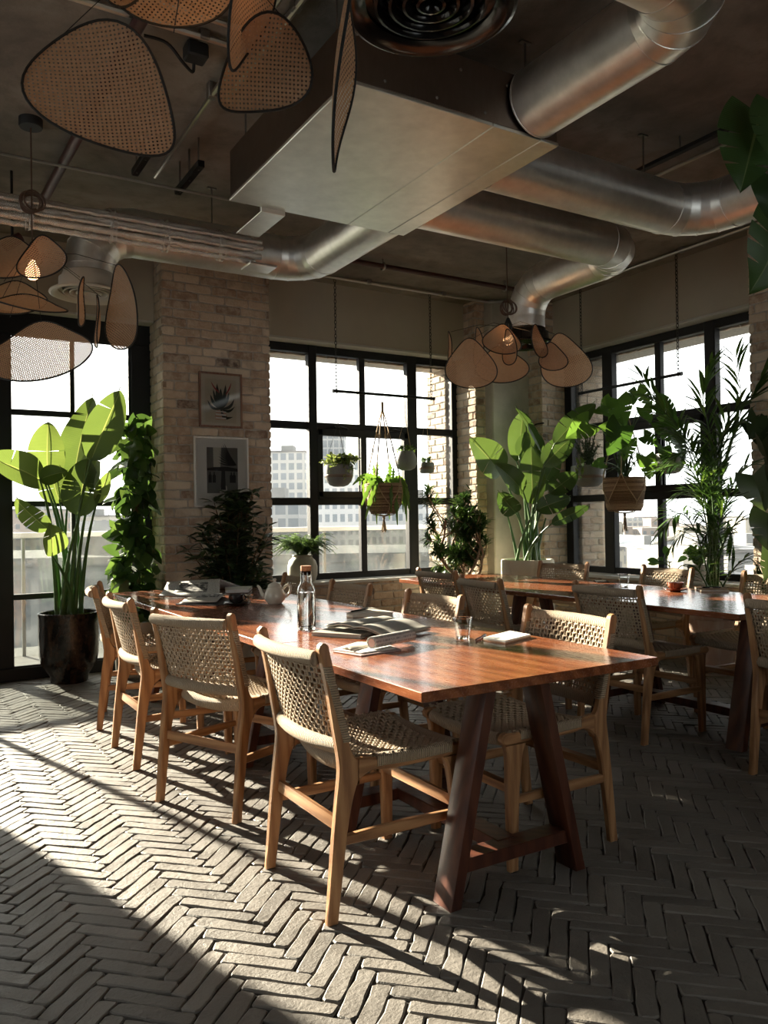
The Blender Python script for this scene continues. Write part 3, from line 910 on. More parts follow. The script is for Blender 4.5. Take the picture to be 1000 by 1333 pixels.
duct('ventilation_duct', 'round steel duct ending in a dark outlet above the corner lamp', 'duct', [(2.588, 3.83, ZD), (4.31, 3.83, ZD), (4.31, 4.88, ZD), (4.31, 4.88, 2.66)], RD*.98, .24, ('black_gloss', 2.60), [(3.5, 3.83, ZD+RD), (4.31, 4.35, ZD+RD)])
duct('ventilation_duct', 'round steel duct along the back wall with a pale-ringed outlet at left', 'duct', [(2.50, 3.998, ZD), (2.50, 5.14, ZD), (1.01, 5.14, ZD), (1.01, 5.14, 2.70)], RD, .26, ('trim_light', 2.63), [(2.5, 4.55, ZD+RD), (1.8, 5.14, ZD+RD)])

# pipes on the ceiling
for lab, p, q in (('dark red sprinkler pipe crossing the ceiling at upper left', (.83, 5.6, 3.36), (.985, .4, 3.36)), ('dark red sprinkler pipe along the ceiling before the corner duct', (2.75, 5.84, 3.385), (5.06, 5.84, 3.385))):
    t = thing('sprinkler_pipe', lab, 'pipe', p)
    m = MB(); m.tube([(0, 0, 0), tuple(V(q)-V(p))], .030 if p[0] < 1 else .022, 14); m.build('pipe', M['red_pipe'], t)
    for k in (.2, .8) if p[0] < 1 else (.35, .93):
        c = (V(q)-V(p))*k
        m = MB(); m.tube([c + V((0, 0, .02)), c + V((0, 0, ZC-p[2]))], .005, 6); m.lathe([(.034, -.01), (.037, 0), (.034, .01)], tuple(c), 14, M=Matrix.Translation(c) @ Matrix.Rotation(PI/2, 4, 'X' if p[0] < 1 else 'Y') @ Matrix.Translation(-c)); m.build('hanger', M['steel_rod'], t)
def conduit(label, path, r=.011, clips=()):
    t = thing('conduit_pipe', label, 'pipe', path[0]); o = V(path[0])
    m = MB(); m.tube([V(p)-o for p in path], r, 8); m.build('pipe', M['conduit'], t)
    for c in clips:
        c = V(c)-o; m = MB(); m.box(c.x-.022, c.y-.022, c.z-.014, c.x+.022, c.y+.022, ZC-o.z-.002, .004); m.build('clip', M['steel_rod'], t)
ZP = 3.42
conduit('thin steel conduit running along the ceiling edge above the hanging planters', [(2.6, 6.42, ZP), (5.16, 6.42, ZP), (5.58, 6.05, ZP), (5.60, 2.4, ZP)], .014, [(3.75, 6.42, ZP), (4.6, 6.42, ZP), (5.6, 4.4, ZP)])
conduit('steel conduit running lengthwise over the long table, left of the metal box', [(1.385, 5.0, ZP-.035), (1.34, .6, ZP-.035)], .013, [(1.374, 3.9, ZP-.035), (1.36, 2.6, ZP-.035)])
conduit('upper of the pair of steel conduits crossing behind the big cane shade', [(-1.5, 3.36, ZP), (1.44, 3.36, ZP)], .013, [(1.1, 3.36, ZP)])
conduit('lower of the pair of steel conduits crossing behind the big cane shade', [(-1.5, 3.50, ZP-.01), (1.44, 3.50, ZP)], .015, [(.2, 3.5, ZP), (1.2, 3.5, ZP)])
conduit('thin dark steel rod line just above the foil-wrapped pipes', [(-1.5, 4.80, 3.25), (1.9, 4.80, 3.25), (2.05, 4.66, 3.27), (2.1, 4.2, 3.30)], .009)
conduit('steel conduit on the ceiling beside the left edge of the metal box', [(1.47, 3.95, ZP), (1.475, 1.2, ZP)], .017, [(1.473, 3.1, ZP)])
t = thing('ceiling_junction_box', 'small black junction box on the ceiling beside the metal box', 'junction box', (1.20, 3.62, 3.395))
m = MB(); m.box(-.05, -.045, -.02, .05, .045, .05, .008); m.build('box', M['black_matte'], t)
m = MB(); m.tube(spline([(-.25, -.04, .0), (-.15, -.05, -.01), (-.06, .0, -.05), (.0, .05, -.05), (.0, .03, -.01)], 6), .008, 6); m.build('cable', M['black_matte'], t)
# bundle of foil-lagged pipes on a strut bracket
fp = thing('lagged_pipes', 'bundle of foil-wrapped pipes crossing the upper left under the ceiling', 'pipes', (0, 4.87, 2.97))
rows = [(.012, .080, .021), (.035, .046, .015), (-.010, .028, .020), (.028, -.004, .014), (-.006, -.026, .019), (.02, -.060, .016), (-.028, .058, .012), (-.03, .002, .011)]
for k, (dy, dz, r) in enumerate(rows):
    x1 = 2.04 + rnd.uniform(-.05, .05)
    m = MB(); P = []; R = []
    x = -1.6
    while x < x1:
        P.append((x, dy + rnd.gauss(0, .0015), dz + rnd.gauss(0, .0015))); R.append(r*(1 + rnd.gauss(0, .05))); x += .03
    m.tube(P, R, 12); m.build('foil_pipe', M['foil'], fp, smooth=60)
for x in (.25, .62, 1.08, 1.40, 1.75):
    for k in range(3):
        xx = x + k*.012 + rnd.uniform(-.01, .01); m = MB()
        m.tube([(xx + rnd.uniform(-.006, .006), .012 + .055*math.cos(w), .01 + .098*math.sin(w)) for w in [2*PI*q/18 for q in range(18)]], .0035, 5, closed=True)
        m.build('tape_band', M['foil'], fp)
m = MB()
m.box(1.93, -.07, -.10, 2.12, .09, -.085, .003); m.build('end_tray', M['sheet_steel'], fp)
for lab, x in (('left one of two strut brackets hanging above the foil pipes', 1.20), ('right one of two strut brackets hanging above the foil pipes', 1.50)):
    y0 = 4.30 if x < 1.3 else 4.45
    t = thing('strut_bracket', lab, 'bracket', (x, 4.6, 3.2))
    m = MB(); m.box(-.02, y0-4.6, .06, .02, y0-4.6+.46, .10, .003); m.build('channel', M['black_iron'], t)
    for dy in (y0-4.6+.05, y0-4.6+.22, y0-4.6+.41):
        m = MB(); m.tube([(0, dy, .06), (0, dy, ZC-3.2)], .006, 6); m.build('rod', M['steel_rod'], t)
t = thing('track_light', 'black lighting track hung below the ceiling at the upper right', 'lighting track', (3.95, 3.2, 3.36))
m = MB(); m.box(-.02, -.45, -.012, .02, .60, .012, .003); m.build('track', M['black_matte'], t)
for y in (-.1, .4):
    m = MB(); m.tube([(0, y, .01), (0, y, ZC-3.36)], .004, 6); m.build('hanger_rod', M['steel_rod'], t)
conduit('dark conduit on the ceiling parallel to the black lighting track', [(4.22, 3.6, ZP), (4.22, -.5, ZP)], .012)
t = thing('spotlight', 'small dark spotlight on the beam behind the left cane lamp', 'spotlight', (.62, 5.5, 3.0))
m = MB(); m.tube([(0, 0, .45), (0, 0, .04)], .008, 8); m.build('stem', M['black_matte'], t)
m = MB(); m.lathe([(0, .07), (.032, .065), (.036, 0), (.036, -.06), (.026, -.062), (.022, -.02), (0, -.015)], (0, 0, 0), 18, M=Matrix.Rotation(D(52), 4, 'Y')); m.build('lamp_head', M['red_pipe'], t)

# ================================================================ cane pendant lamps
def petal_mesh(L, W):
    """guitar-pick outline with a slight bow; returns disc and rim builders in local axes (R, N, U)"""
    n = 48; out = []
    for k in range(n):
        a = 2*PI*k/n
        y = .5*math.cos(a); x = .5*math.sin(a)*(1 - .36*math.cos(a))*1.01
        s_ = 1 + .035*math.cos(3*a)
        out.append((x*W*s_, y*L*s_))
    bow = lambda x, y: -.030*((x/W*2)**2)*W/.35 - .018*(y/L*2)**2
    m = MB(); rings = []
    for f in [0.02] + [i/7 for i in range(1, 8)]:
        rings.append([(x*f, y*f) for x, y in out])
    b = len(m.v)
    for ring in rings:
        for x, y in ring: m.v.append((x, bow(x, y), y))
    for i in range(len(rings)-1):
        for k in range(n):
            q = (b+i*n+k, b+(i+1)*n+k, b+(i+1)*n+(k+1) % n, b+i*n+(k+1) % n)
            P = (rings[i][k], rings[i+1][k], rings[i+1][(k+1) % n], rings[i][(k+1) % n])
            m.face(q, [(p[0]*.8 - p[1]*.6, p[0]*.6 + p[1]*.8) for p in P])
    m.face([b+k for k in range(n)], [rings[0][k] for k in range(n)])
    r = MB(); r.tube([(x, bow(x, y), y) for x, y in out], .0042, 6, closed=True)
    return m, r
def bulb_mat():
    t = NT('warm_bulb'); e = t.n('ShaderNodeEmission'); e.inputs[0].default_value = (1.0, .55, .25, 1); e.inputs[1].default_value = 4.5
    M['bulb'] = t.done(e.outputs[0])
bulb_mat()
def cane_lamp(label, group, top, bulb, petals, coil_z):
    t = thing('pendant_lamp', label, 'pendant lamp', bulb, 0, group)
    o = V(bulb); top = V(top) - o
    m = MB(); m.lathe([(0, -.05), (.058, -.048), (.062, -.04), (.062, 0)], (top.x, top.y, ZC - o.z), 28); m.build('ceiling_rose', M['black_matte'], t)
    m = MB(); cz = coil_z - o.z
    m.tube([(top.x, top.y, ZC-o.z-.05), (top.x*.5, top.y*.5, cz + .05 if coil_z else .4), (0, 0, .14)], .0042, 6)
    m.build('cord', M['cable'], t)
    if coil_z:
        m = MB(); P = []
        for k in range(150):
            a = k*.29; rr = .052 + .008*math.sin(k*.37)
            P.append((rr*math.cos(a) + .012*math.sin(k*.11), .025*math.sin(k*.23) , cz + rr*math.sin(a)))
        m.tube(P, .0042, 5); m.build('cord_coil', M['cable'], t)
    m = MB(); m.lathe([(.008, .15), (.014, .14), (.03, .10), (.032, .075), (.026, .05), (.02, .045)], (0, 0, 0), 20); m.build('lamp_holder', M['black_matte'], t)
    m = MB(); m.lathe([(.013, .05), (.014, .035), (.022, .022), (.034, 0), (.038, -.02), (.034, -.042), (.02, -.056), (0, -.06)], (0, 0, 0), 20); m.build('bulb', M['bulb'], t, smooth=180)
    for C, U, R, L, W in petals:
        C = V(C) - o; U = V(U).normalized(); R = V(R); R = (R - U*R.dot(U)).normalized(); N = R.cross(U)
        if N.dot(-C) > 0: pass
        Mx = Matrix(((R.x, -N.x, U.x, C.x), (R.y, -N.y, U.y, C.y), (R.z, -N.z, U.z, C.z), (0, 0, 0, 1)))
        pm, rm = petal_mesh(L, W)
        p = pm.build('petal_shade', M['cane'], t, smooth=180); p.matrix_local = Mx
        rim = rm.build('rim', M['black_matte'], p, smooth=60)
        m = MB(); tip = C + U*(L*.5 if (C + U*L*.5).length < (C - U*L*.5).length else -L*.5)
        m.tube([(0, 0, .085), tip*.5 + V((0, 0, .075)), tip], .0016, 4); m.build('wire_arm', M['black_iron'], t)
    return t
LAMP_A = [
 ((0.549, 2.46, 2.491), (0.616, -0.365, -0.698), (-0.702, 0.149, -0.697), 0.475, 0.361) ,
 ((0.739, 2.514, 3.026), (-0.08, 0.038, 0.996), (0.959, -0.268, 0.087), 0.499, 0.379) ,
 ((0.875, 2.201, 2.767), (-0.22, 0.143, -0.965), (-0.563, -0.827, 0.006), 0.428, 0.325) ,
 ((0.976, 2.317, 2.626), (-0.673, 0.414, -0.613), (-0.739, -0.372, 0.561), 0.322, 0.245) ,
 ((0.938, 1.759, 2.322), (-0.087, 0.063, -0.994), (-0.511, -0.859, -0.01), 0.439, 0.334) ,
 ((0.579, 2.495, 3.009), (-0.008, 0.016, -1.0), (-0.999, -0.033, 0.008), 0.421, 0.32) ,
]
LAMP_B = [
 ((0.531, 4.922, 2.707), (0.164, 0.666, 0.728), (0.954, -0.295, 0.054), 0.454, 0.345) ,
 ((0.655, 4.497, 2.61), (0.049, 0.5, 0.865), (0.88, -0.431, 0.199), 0.307, 0.234) ,
 ((0.574, 5.074, 2.523), (0.167, 0.763, 0.625), (0.972, -0.234, 0.026), 0.458, 0.348) ,
 ((0.608, 4.528, 2.355), (0.835, -0.503, -0.222), (-0.548, -0.733, -0.402), 0.35, 0.266) ,
 ((0.603, 4.243, 2.063), (0.119, 0.766, 0.632), (0.939, -0.293, 0.179), 0.603, 0.458) ,
 ((0.828, 4.512, 2.413), (0.076, -0.056, 0.996), (0.33, 0.943, 0.028), 0.261, 0.198) ,
 ((1.059, 4.431, 2.388), (-0.094, 0.046, 0.994), (0.216, -0.974, 0.066), 0.454, 0.345) ,
 ((0.974, 4.658, 2.35), (0.008, -0.016, 1.0), (-0.135, -0.991, -0.014), 0.289, 0.22) ,
]
LAMP_C = [
 ((3.612, 4.931, 2.507), (-0.067, 0.03, 0.997), (-0.479, -0.878, -0.006), 0.264, 0.201) ,
 ((3.515, 4.583, 2.316), (0.254, 0.366, 0.895), (0.843, -0.537, -0.019), 0.443, 0.336) ,
 ((3.924, 4.975, 2.558), (-0.075, 0.035, 0.997), (-0.328, -0.945, 0.008), 0.31, 0.235) ,
 ((3.804, 4.581, 2.518), (0.458, 0.445, 0.769), (0.818, -0.55, -0.169), 0.342, 0.26) ,
 ((3.834, 4.505, 2.462), (-0.102, 0.051, 0.993), (-0.194, -0.981, 0.031), 0.26, 0.198) ,
 ((3.834, 4.623, 2.34), (0.4, 0.572, 0.716), (0.81, -0.586, 0.016), 0.466, 0.354) ,
 ((3.922, 4.335, 2.474), (-0.167, 0.091, 0.982), (0.941, 0.311, 0.131), 0.242, 0.184) ,
 ((4.126, 4.272, 2.339), (0.076, 0.312, 0.947), (0.836, -0.537, 0.11), 0.439, 0.334) ,
 ((4.039, 4.301, 2.363), (0.207, 0.379, 0.902), (0.83, -0.556, 0.043), 0.248, 0.188) ,
]
G = 'pendant lamps with cane petal shades'
cane_lamp('large cane petal lamp hanging close overhead at top left, partly cut off', G, (.75, 2.28, ZC), (.75, 2.28, 2.86), LAMP_A, 0)
cane_lamp('cane petal lamp by the glass door, with a coiled cord above the bulb', G, (.634, 4.742, ZC), (.634, 4.732, 2.62), LAMP_B, 2.99)
cane_lamp('cane petal lamp clustered over the far table in front of the corner column', G, (3.965, 4.70, ZC), (3.978, 4.709, 2.59), LAMP_C, 2.82)
# ================================================================ plants
rnd = random.Random(41)
CAMDIR = V((-.5, -.84, 0))
def leaf(m, B, T, w, N=None, prof='paddle', sag=.04, fold=.25, splits=(), gap=.012, s0=0.0, nu=15, ns=4, twist=0.0, tint=None):
    B, T = V(B), V(T); A = T - B; L = A.length; a = A.normalized()
    if N is None: N = CAMDIR + V((rnd.gauss(0, .35), rnd.gauss(0, .25), rnd.uniform(.1, .5)))
    N = (V(N) - a*V(N).dot(a)).normalized(); S = a.cross(N)
    if prof == 'paddle': h = lambda t: max(0.0, math.sin(PI*min(1, t)**.78))**.62
    elif prof == 'heart': h = lambda t: max(0.0, math.sin(PI*(.14+.86*t)**.62))**.85 if t < 1 else 0
    else: h = lambda t: max(0.0, math.sin(PI*t))**.8
    m.tint = rnd.random() if tint is None else tint
    ph = rnd.random()*6
    def pt(t, s):
        hh = h(max(.0005, min(.9995, t)))*w/2
        p = B + A*t + N*(sag*L*4*t*(1-t)) - V((0, 0, 1))*(.05*L*t*t)
        r = S*(s*hh) + N*(fold*abs(s)*hh) + N*(.03*w*math.sin(ph + t*9)*abs(s)**2)
        if prof == 'heart' and t < .25: r -= a*(L*.22*abs(s)*(1-t/.25))
        return p + r
    for sd_ in (-1, 1):
        cuts = [0.0] + sorted(x for x in splits if rnd.random() < .9) + [1.0]
        for k in range(len(cuts)-1):
            t0, t1 = cuts[k], cuts[k+1]
            n = max(2, int(nu*(t1-t0)) + 1)
            P = []
            for i in range(n+1):
                row = []
                for j in range(ns+1):
                    s = j/ns; q = max(0, (s - s0)/(1 - s0 + 1e-6))
                    g = gap*q**.7
                    u0 = t0 + (g if k else 0); u1 = t1 - (g if k < len(cuts)-2 else 0)
                    if u1 < u0: u0 = u1 = (u0+u1)/2
                    t = lerp(u0, u1, i/n)
                    row.append((pt(t, sd_*s), t, s))
                P.append(row)
            b = len(m.v)
            for row in P:
                for p, _, _ in row: m.v.append(tuple(p))
            w_ = ns + 1
            for i in range(n):
                for j in range(ns):
                    q = [(i, j), (i+1, j), (i+1, j+1), (i, j+1)]
                    if sd_ < 0: q = q[::-1]
                    m.face([b + x*w_ + y for x, y in q], [(P[x][y][1], .5 + sd_*P[x][y][2]*.5) for x, y in q])
def small_leaf(m, B, d, N, L, W, bend=.15, tint=None):
    d = V(d).normalized(); N = V(N); N = N - d*N.dot(d)
    N = N.normalized() if N.length > 1e-4 else d.orthogonal().normalized()
    S = d.cross(N); B = V(B); m.tint = rnd.random() if tint is None else tint
    b = len(m.v); f = .18*W
    for t, k in ((0, 0), (.35, 1), (.7, .8), (1, 0)):
        c = B + d*(L*t) - N*(bend*L*t*t)
        if k == 0: m.v.append(tuple(c))
        else: m.v += [tuple(c - S*W*.5*k + N*f), tuple(c), tuple(c + S*W*.5*k + N*f)]
    F = [((b, b+1, b+2), (0, .35, .35), (.5, 0, .5)), ((b, b+2, b+3), (0, .35, .35), (.5, .5, 1)), ((b+1, b+4, b+5, b+2), (.35, .7, .7, .35), (0, 0, .5, .5)),
         ((b+2, b+5, b+6, b+3), (.35, .7, .7, .35), (.5, .5, 1, 1)), ((b+4, b+7, b+5), (.7, 1, .7), (0, .5, .5)), ((b+5, b+7, b+6), (.7, 1, .7), (.5, .5, 1))]
    for q, us, vs in F: m.face(q, list(zip(us, vs)))
def rvec(s=1.0): return V((rnd.gauss(0, s), rnd.gauss(0, s), rnd.gauss(0, s)))
def pot(t, name, mat, prof, soil_r, soil_z, n=36, smooth=40):
    m = MB(); m.lathe(prof, (0, 0, 0), n); p = m.build(name, mat, t, smooth=smooth)
    m = MB(); m.disc((0, 0, soil_z), soil_r, 24); m.build('soil', M['soil'], t)
    return p

# materials of the pots
def m_glaze():
    t = NT('black_drip_glaze'); c = t.coord()
    n1 = t.noise(t.mapping(c, (3, 3, .7)), 5, 6, .65, .6); n2 = t.noise(c, 24, 5, .7)
    f = t.math('ADD', t.math('MULTIPLY', n1, .6), t.math('MULTIPLY', n2, .4))
    col = t.ramp(f, [(.44, (.008, .007, .007)), (.58, (.06, .033, .02)), (.72, (.15, .10, .065))])
    M['glaze'] = t.done(t.pbsdf(col, t.ramp(f, [(.45, .10), (.75, .38)]), 0, t.bump(n2, .25, .01)))
m_glaze()
def m_conc(name, a, b, stain, rough=.85):
    t = NT(name); c = t.coord()
    n1 = t.noise(c, 5, 6, .65); n2 = t.noise(c, 30, 4, .6); n3 = t.noise(t.mapping(c, (4, 4, 1)), 3, 4)
    col = t.mix(n1, a, b); col = t.mix(t.ramp(n3, [(.5, 0.0), (.72, .7)]), col, stain)
    M[name] = t.done(t.pbsdf(col, rough, 0, t.bump(t.math('ADD', n1, t.math('MULTIPLY', n2, .4)), .35, .01)))
m_conc('planter_concrete', (.58, .51, .37), (.74, .68, .54), (.36, .30, .19))
m_conc('terracotta_pale', (.44, .27, .19), (.60, .42, .32), (.68, .60, .52))
m_conc('pot_grey', (.16, .165, .16), (.25, .25, .24), (.12, .12, .12), .55)
m_conc('pot_grey_band', (.17, .12, .10), (.24, .17, .13), (.12, .09, .08), .4)
m_conc('stoneware', (.40, .39, .31), (.55, .53, .44), (.34, .32, .24), .5)
m_conc('pot_stone', (.34, .33, .31), (.46, .45, .42), (.28, .27, .25), .85)
m_conc('planter_beige', (.42, .38, .31), (.54, .50, .42), (.36, .32, .26), .8)
def m_basket():
    t = NT('wicker'); c = t.coord(); a = t.attr()
    n = t.noise(c, 70, 3)
    f = t.math('ADD', t.math('MULTIPLY', a, .7), t.math('MULTIPLY', n, .4))
    col = t.ramp(f, [(.15, (.11, .06, .03)), (.5, (.24, .145, .08)), (.9, (.40, .27, .16))])
    M['wicker'] = t.done(t.pbsdf(col, .7, 0, t.bump(n, .4, .003)))
m_basket()

STRELITZIA_DOOR = [([1.222, 6.24, 1.688], [1.437, 6.2, 2.254], 0.271), ([1.161, 6.58, 1.579], [1.316, 6.6, 2.251], 0.307), ([0.985, 6.64, 1.52], [0.996, 6.68, 2.043], 0.283), ([1.17, 6.4, 1.278], [1.223, 6.36, 1.737], 0.331), ([0.937, 6.5, 1.537], [0.507, 6.3, 1.729], 0.271), ([0.894, 6.42, 1.555], [1.077, 6.35, 1.623], 0.153), ([1.074, 6.68, 1.384], [1.016, 6.72, 1.729], 0.283), ([0.96, 6.46, 1.177], [0.724, 6.4, 1.428], 0.177), ([0.967, 6.38, 0.982], [0.943, 6.34, 1.234], 0.236), ([1.274, 6.3, 1.374], [1.356, 6.25, 1.622], 0.106), ([1.137, 6.72, 1.385], [1.217, 6.76, 1.724], 0.26), ([1.24, 6.35, 1.463], [1.301, 6.3, 1.781], 0.177), ]
STRELITZIA_CORNER = [([4.822, 5.85, 1.634], [4.384, 5.75, 1.959], 0.31), ([5.097, 5.95, 1.763], [5.239, 6.0, 2.275], 0.274), ([5.26, 5.75, 1.812], [5.056, 5.9, 2.296], 0.101), ([5.08, 5.7, 1.342], [5.002, 5.62, 1.908], 0.259), ([4.993, 5.45, 1.677], [5.271, 5.35, 1.971], 0.23), ([5.034, 5.35, 1.871], [5.397, 5.2, 2.261], 0.209), ([4.96, 5.7, 1.456], [4.548, 5.6, 1.725], 0.209), ([4.838, 5.66, 1.257], [4.577, 5.6, 1.465], 0.187), ([4.847, 5.4, 1.28], [5.171, 5.3, 1.408], 0.187), ([5.027, 5.4, 1.154], [5.307, 5.2, 1.329], 0.122), ([5.007, 5.8, 1.794], [5.108, 5.8, 2.045], 0.137), ([4.969, 5.35, 1.43], [5.212, 5.25, 1.62], 0.209), ([4.964, 5.85, 1.302], [4.796, 5.8, 1.474], 0.137), ([5.359, 6.05, 1.7], [5.514, 6.1, 2.094], 0.223), ([5.395, 5.95, 1.468], [5.659, 5.95, 1.893], 0.187), ]
PALM_FRONDS = [([[5.369, 4.0, 1.098], [5.215, 4.011, 1.571], [5.036, 4.038, 1.889], [4.777, 4.113, 2.237]], 0.34), ([[5.299, 3.925, 1.216], [5.26, 3.842, 1.619], [5.259, 3.737, 1.925], [5.317, 3.598, 2.052], [5.362, 3.466, 2.313]], 0.4), ([[5.484, 4.045, 1.397], [5.462, 4.054, 1.82], [5.413, 4.08, 2.123], [5.466, 4.045, 2.376]], 0.34), ([[5.422, 3.966, 1.334], [5.462, 3.899, 1.687], [5.521, 3.821, 2.036], [5.459, 3.816, 2.395]], 0.36), ([[5.282, 3.937, 1.041], [5.164, 3.925, 1.507], [5.016, 3.934, 1.763], [4.84, 3.962, 1.844]], 0.3), ([[5.169, 3.891, 0.814], [5.041, 3.887, 1.104], [4.889, 3.9, 1.231], [4.723, 3.924, 1.111]], 0.26), ([[5.283, 3.935, 1.158], [5.153, 3.932, 1.449], [5.0, 3.946, 1.591], [4.789, 3.996, 1.55]], 0.26), ([[5.333, 3.906, 1.099], [5.361, 3.787, 1.445], [5.41, 3.659, 1.582], [5.459, 3.533, 1.546]], 0.3), ([[5.346, 3.899, 0.923], [5.388, 3.813, 1.127], [5.468, 3.706, 1.183], [5.558, 3.595, 1.038]], 0.26), ([[5.178, 3.887, 0.67], [5.053, 3.902, 0.83], [4.913, 3.928, 0.835], [4.808, 3.935, 0.705]], 0.22), ([[5.354, 3.897, 0.659], [5.411, 3.803, 0.836], [5.455, 3.717, 0.878], [5.477, 3.646, 0.766]], 0.24), ([[5.483, 4.046, 1.276], [5.48, 3.966, 1.693], [5.499, 3.875, 1.864], [5.59, 3.742, 1.913]], 0.32), ([[5.328, 3.964, 1.334], [5.173, 3.976, 1.685], [5.019, 3.99, 1.855], [4.795, 4.045, 2.079]], 0.3), ([[5.22, 3.857, 1.043], [5.184, 3.837, 1.388], [5.177, 3.799, 1.671], [5.212, 3.737, 1.837]], 0.3), ([[5.229, 3.853, 0.928], [5.212, 3.782, 1.215], [5.251, 3.679, 1.382], [5.335, 3.551, 1.378]], 0.28), ([[5.411, 4.035, 0.917], [5.377, 4.072, 1.277], [5.315, 4.127, 1.399], [5.184, 4.227, 1.342]], 0.25), ([[5.479, 4.054, 0.793], [5.559, 4.003, 1.033], [5.663, 3.94, 1.092], [5.739, 3.896, 0.909]], 0.24), ([[5.469, 4.061, 0.763], [5.418, 4.108, 1.036], [5.329, 4.181, 1.098], [5.222, 4.266, 0.947]], 0.22), ([[5.221, 3.856, 1.101], [5.156, 3.834, 1.445], [5.041, 3.842, 1.67], [4.879, 3.882, 1.669]], 0.3), ]
MONSTERA_BASKET = [([5.489, 5.026, 2.26], [5.518, 4.976, 2.019], 0.233), ([5.36, 4.873, 1.999], [5.237, 4.915, 1.751], 0.26), ([5.232, 5.125, 2.037], [5.034, 5.211, 1.92], 0.225), ([5.481, 4.797, 2.297], [5.564, 4.713, 2.141], 0.187), ([5.359, 4.608, 1.713], [5.362, 4.573, 1.524], 0.181), ([5.45, 4.703, 1.893], [5.542, 4.613, 1.809], 0.151), ([5.694, 5.077, 2.267], [5.715, 5.028, 2.4], 0.14), ([5.377, 5.037, 2.142], [5.244, 5.082, 2.14], 0.123), ([5.471, 4.57, 2.161], [5.587, 4.466, 2.06], 0.181), ([5.456, 5.106, 2.074], [5.609, 4.98, 1.948], 0.228), ([5.525, 5.121, 2.272], [5.417, 5.152, 2.153], 0.146), ([5.305, 5.026, 1.686], [5.187, 5.063, 1.666], 0.108), ([5.566, 4.983, 1.894], [5.514, 4.981, 1.715], 0.172), ([5.445, 4.703, 2.139], [5.482, 4.647, 2.008], 0.138), ]
MONSTERA_POT = [([5.35, 4.412, 1.98], [5.44, 4.324, 1.781], 0.226), ([5.391, 4.33, 1.839], [5.418, 4.28, 1.663], 0.175), ([5.473, 4.515, 1.787], [5.447, 4.497, 1.651], 0.129), ([5.377, 4.454, 1.97], [5.476, 4.359, 1.989], 0.139), ]
MONSTERA_NEAR = [([3.135, 1.948, 2.429], [2.972, 2.015, 2.13], 0.317), ([2.862, 1.876, 2.762], [2.766, 1.902, 2.462], 0.286), ([2.821, 1.784, 2.752], [2.765, 1.785, 2.561], 0.173), ([2.9, 1.856, 2.522], [2.859, 1.847, 2.356], 0.149), ]
CLIMBER_RIGHT = [([4.583, 3.066, 1.827], [4.51, 3.076, 1.683], 0.144), ([4.516, 2.991, 1.657], [4.523, 2.955, 1.412], 0.235), ([4.559, 3.084, 1.461], [4.597, 3.028, 1.242], 0.221), ([4.546, 2.978, 1.221], [4.516, 2.963, 1.005], 0.207), ([4.637, 3.042, 0.985], [4.581, 3.042, 0.809], 0.173), ([4.661, 3.136, 1.787], [4.719, 3.067, 1.605], 0.196), ([4.71, 2.993, 1.446], [4.586, 3.035, 1.255], 0.211), ]

# --- bird of paradise by the glass door
PG = 'tall broad-leaved potted plants'
sp = thing('potted_strelitzia', 'bird of paradise with backlit paddle leaves in a black glazed pot by the door', 'potted plant', (1.115, 6.60, 0), 0, PG)
pot(sp, 'pot', M['glaze'], [(0, 0), (.132, 0), (.138, .012), (.140, .05), (.168, .09), (.205, .15), (.218, .22), (.222, .36), (.221, .50), (.224, .515), (.226, .535), (.218, .541), (.206, .536), (.202, .50), (.2, .46)], .203, .50, 48)
def strelitzia(t, base, z0, spread, leaves, r=.012, lm='leaf_paddle'):
    o = V(t.location)
    for k, (B, T, w) in enumerate(leaves):
        B = V(B) - o; T = V(T) - o
        p0 = V((rnd.uniform(-spread, spread), rnd.uniform(-spread, spread)*.6, z0))
        p0.x += (B.x)*.18
        d = (T - B).normalized()
        ctrl = V((lerp(p0.x, B.x, .25), lerp(p0.y, B.y, .3), lerp(z0, B.z, .65)))
        m = MB(); P = bez(p0, ctrl, B, 12) + [B + d*.03]
        n = len(P); m.tube(P, [lerp(r*1.5, r*.42, i/(n-1)) for i in range(n)], 8)
        st = m.build('leaf_stalk', M['stem_green'], t, smooth=180)
        m = MB()
        leaf(m, B, T, w, CAMDIR + V((rnd.gauss(0, .45), rnd.gauss(0, .2), rnd.uniform(.0, .35))), 'paddle', rnd.uniform(.02, .08), rnd.uniform(.12, .38),
             [rnd.uniform(.25, .85) for _ in range(rnd.choice((1, 2, 3)))] if w > .12 else [], .010, .15, 20, 5, tint=rnd.uniform(.35, 1))
        m.tint = .9
        m.tube([lerp(B, T, q/8) + CAMDIR*.0 for q in range(9)], .003, 4)
        m.build('leaf_blade', M[lm], t, smooth=60)
strelitzia(sp, None, .50, .085, STRELITZIA_DOOR, .013)
m = MB()
for k in range(4): m.tube(bez((rnd.uniform(-.06, .06), rnd.uniform(-.04, .04), .49), (rnd.uniform(-.07, .07), rnd.uniform(-.05, .05), .7), (rnd.uniform(-.08, .08), rnd.uniform(-.05, .05), rnd.uniform(.85, 1.05)), 8), [.024, .023, .022, .021, .02, .018, .016, .013, .008], 8)
m.build('stem', M['stem_green'], sp, smooth=180)

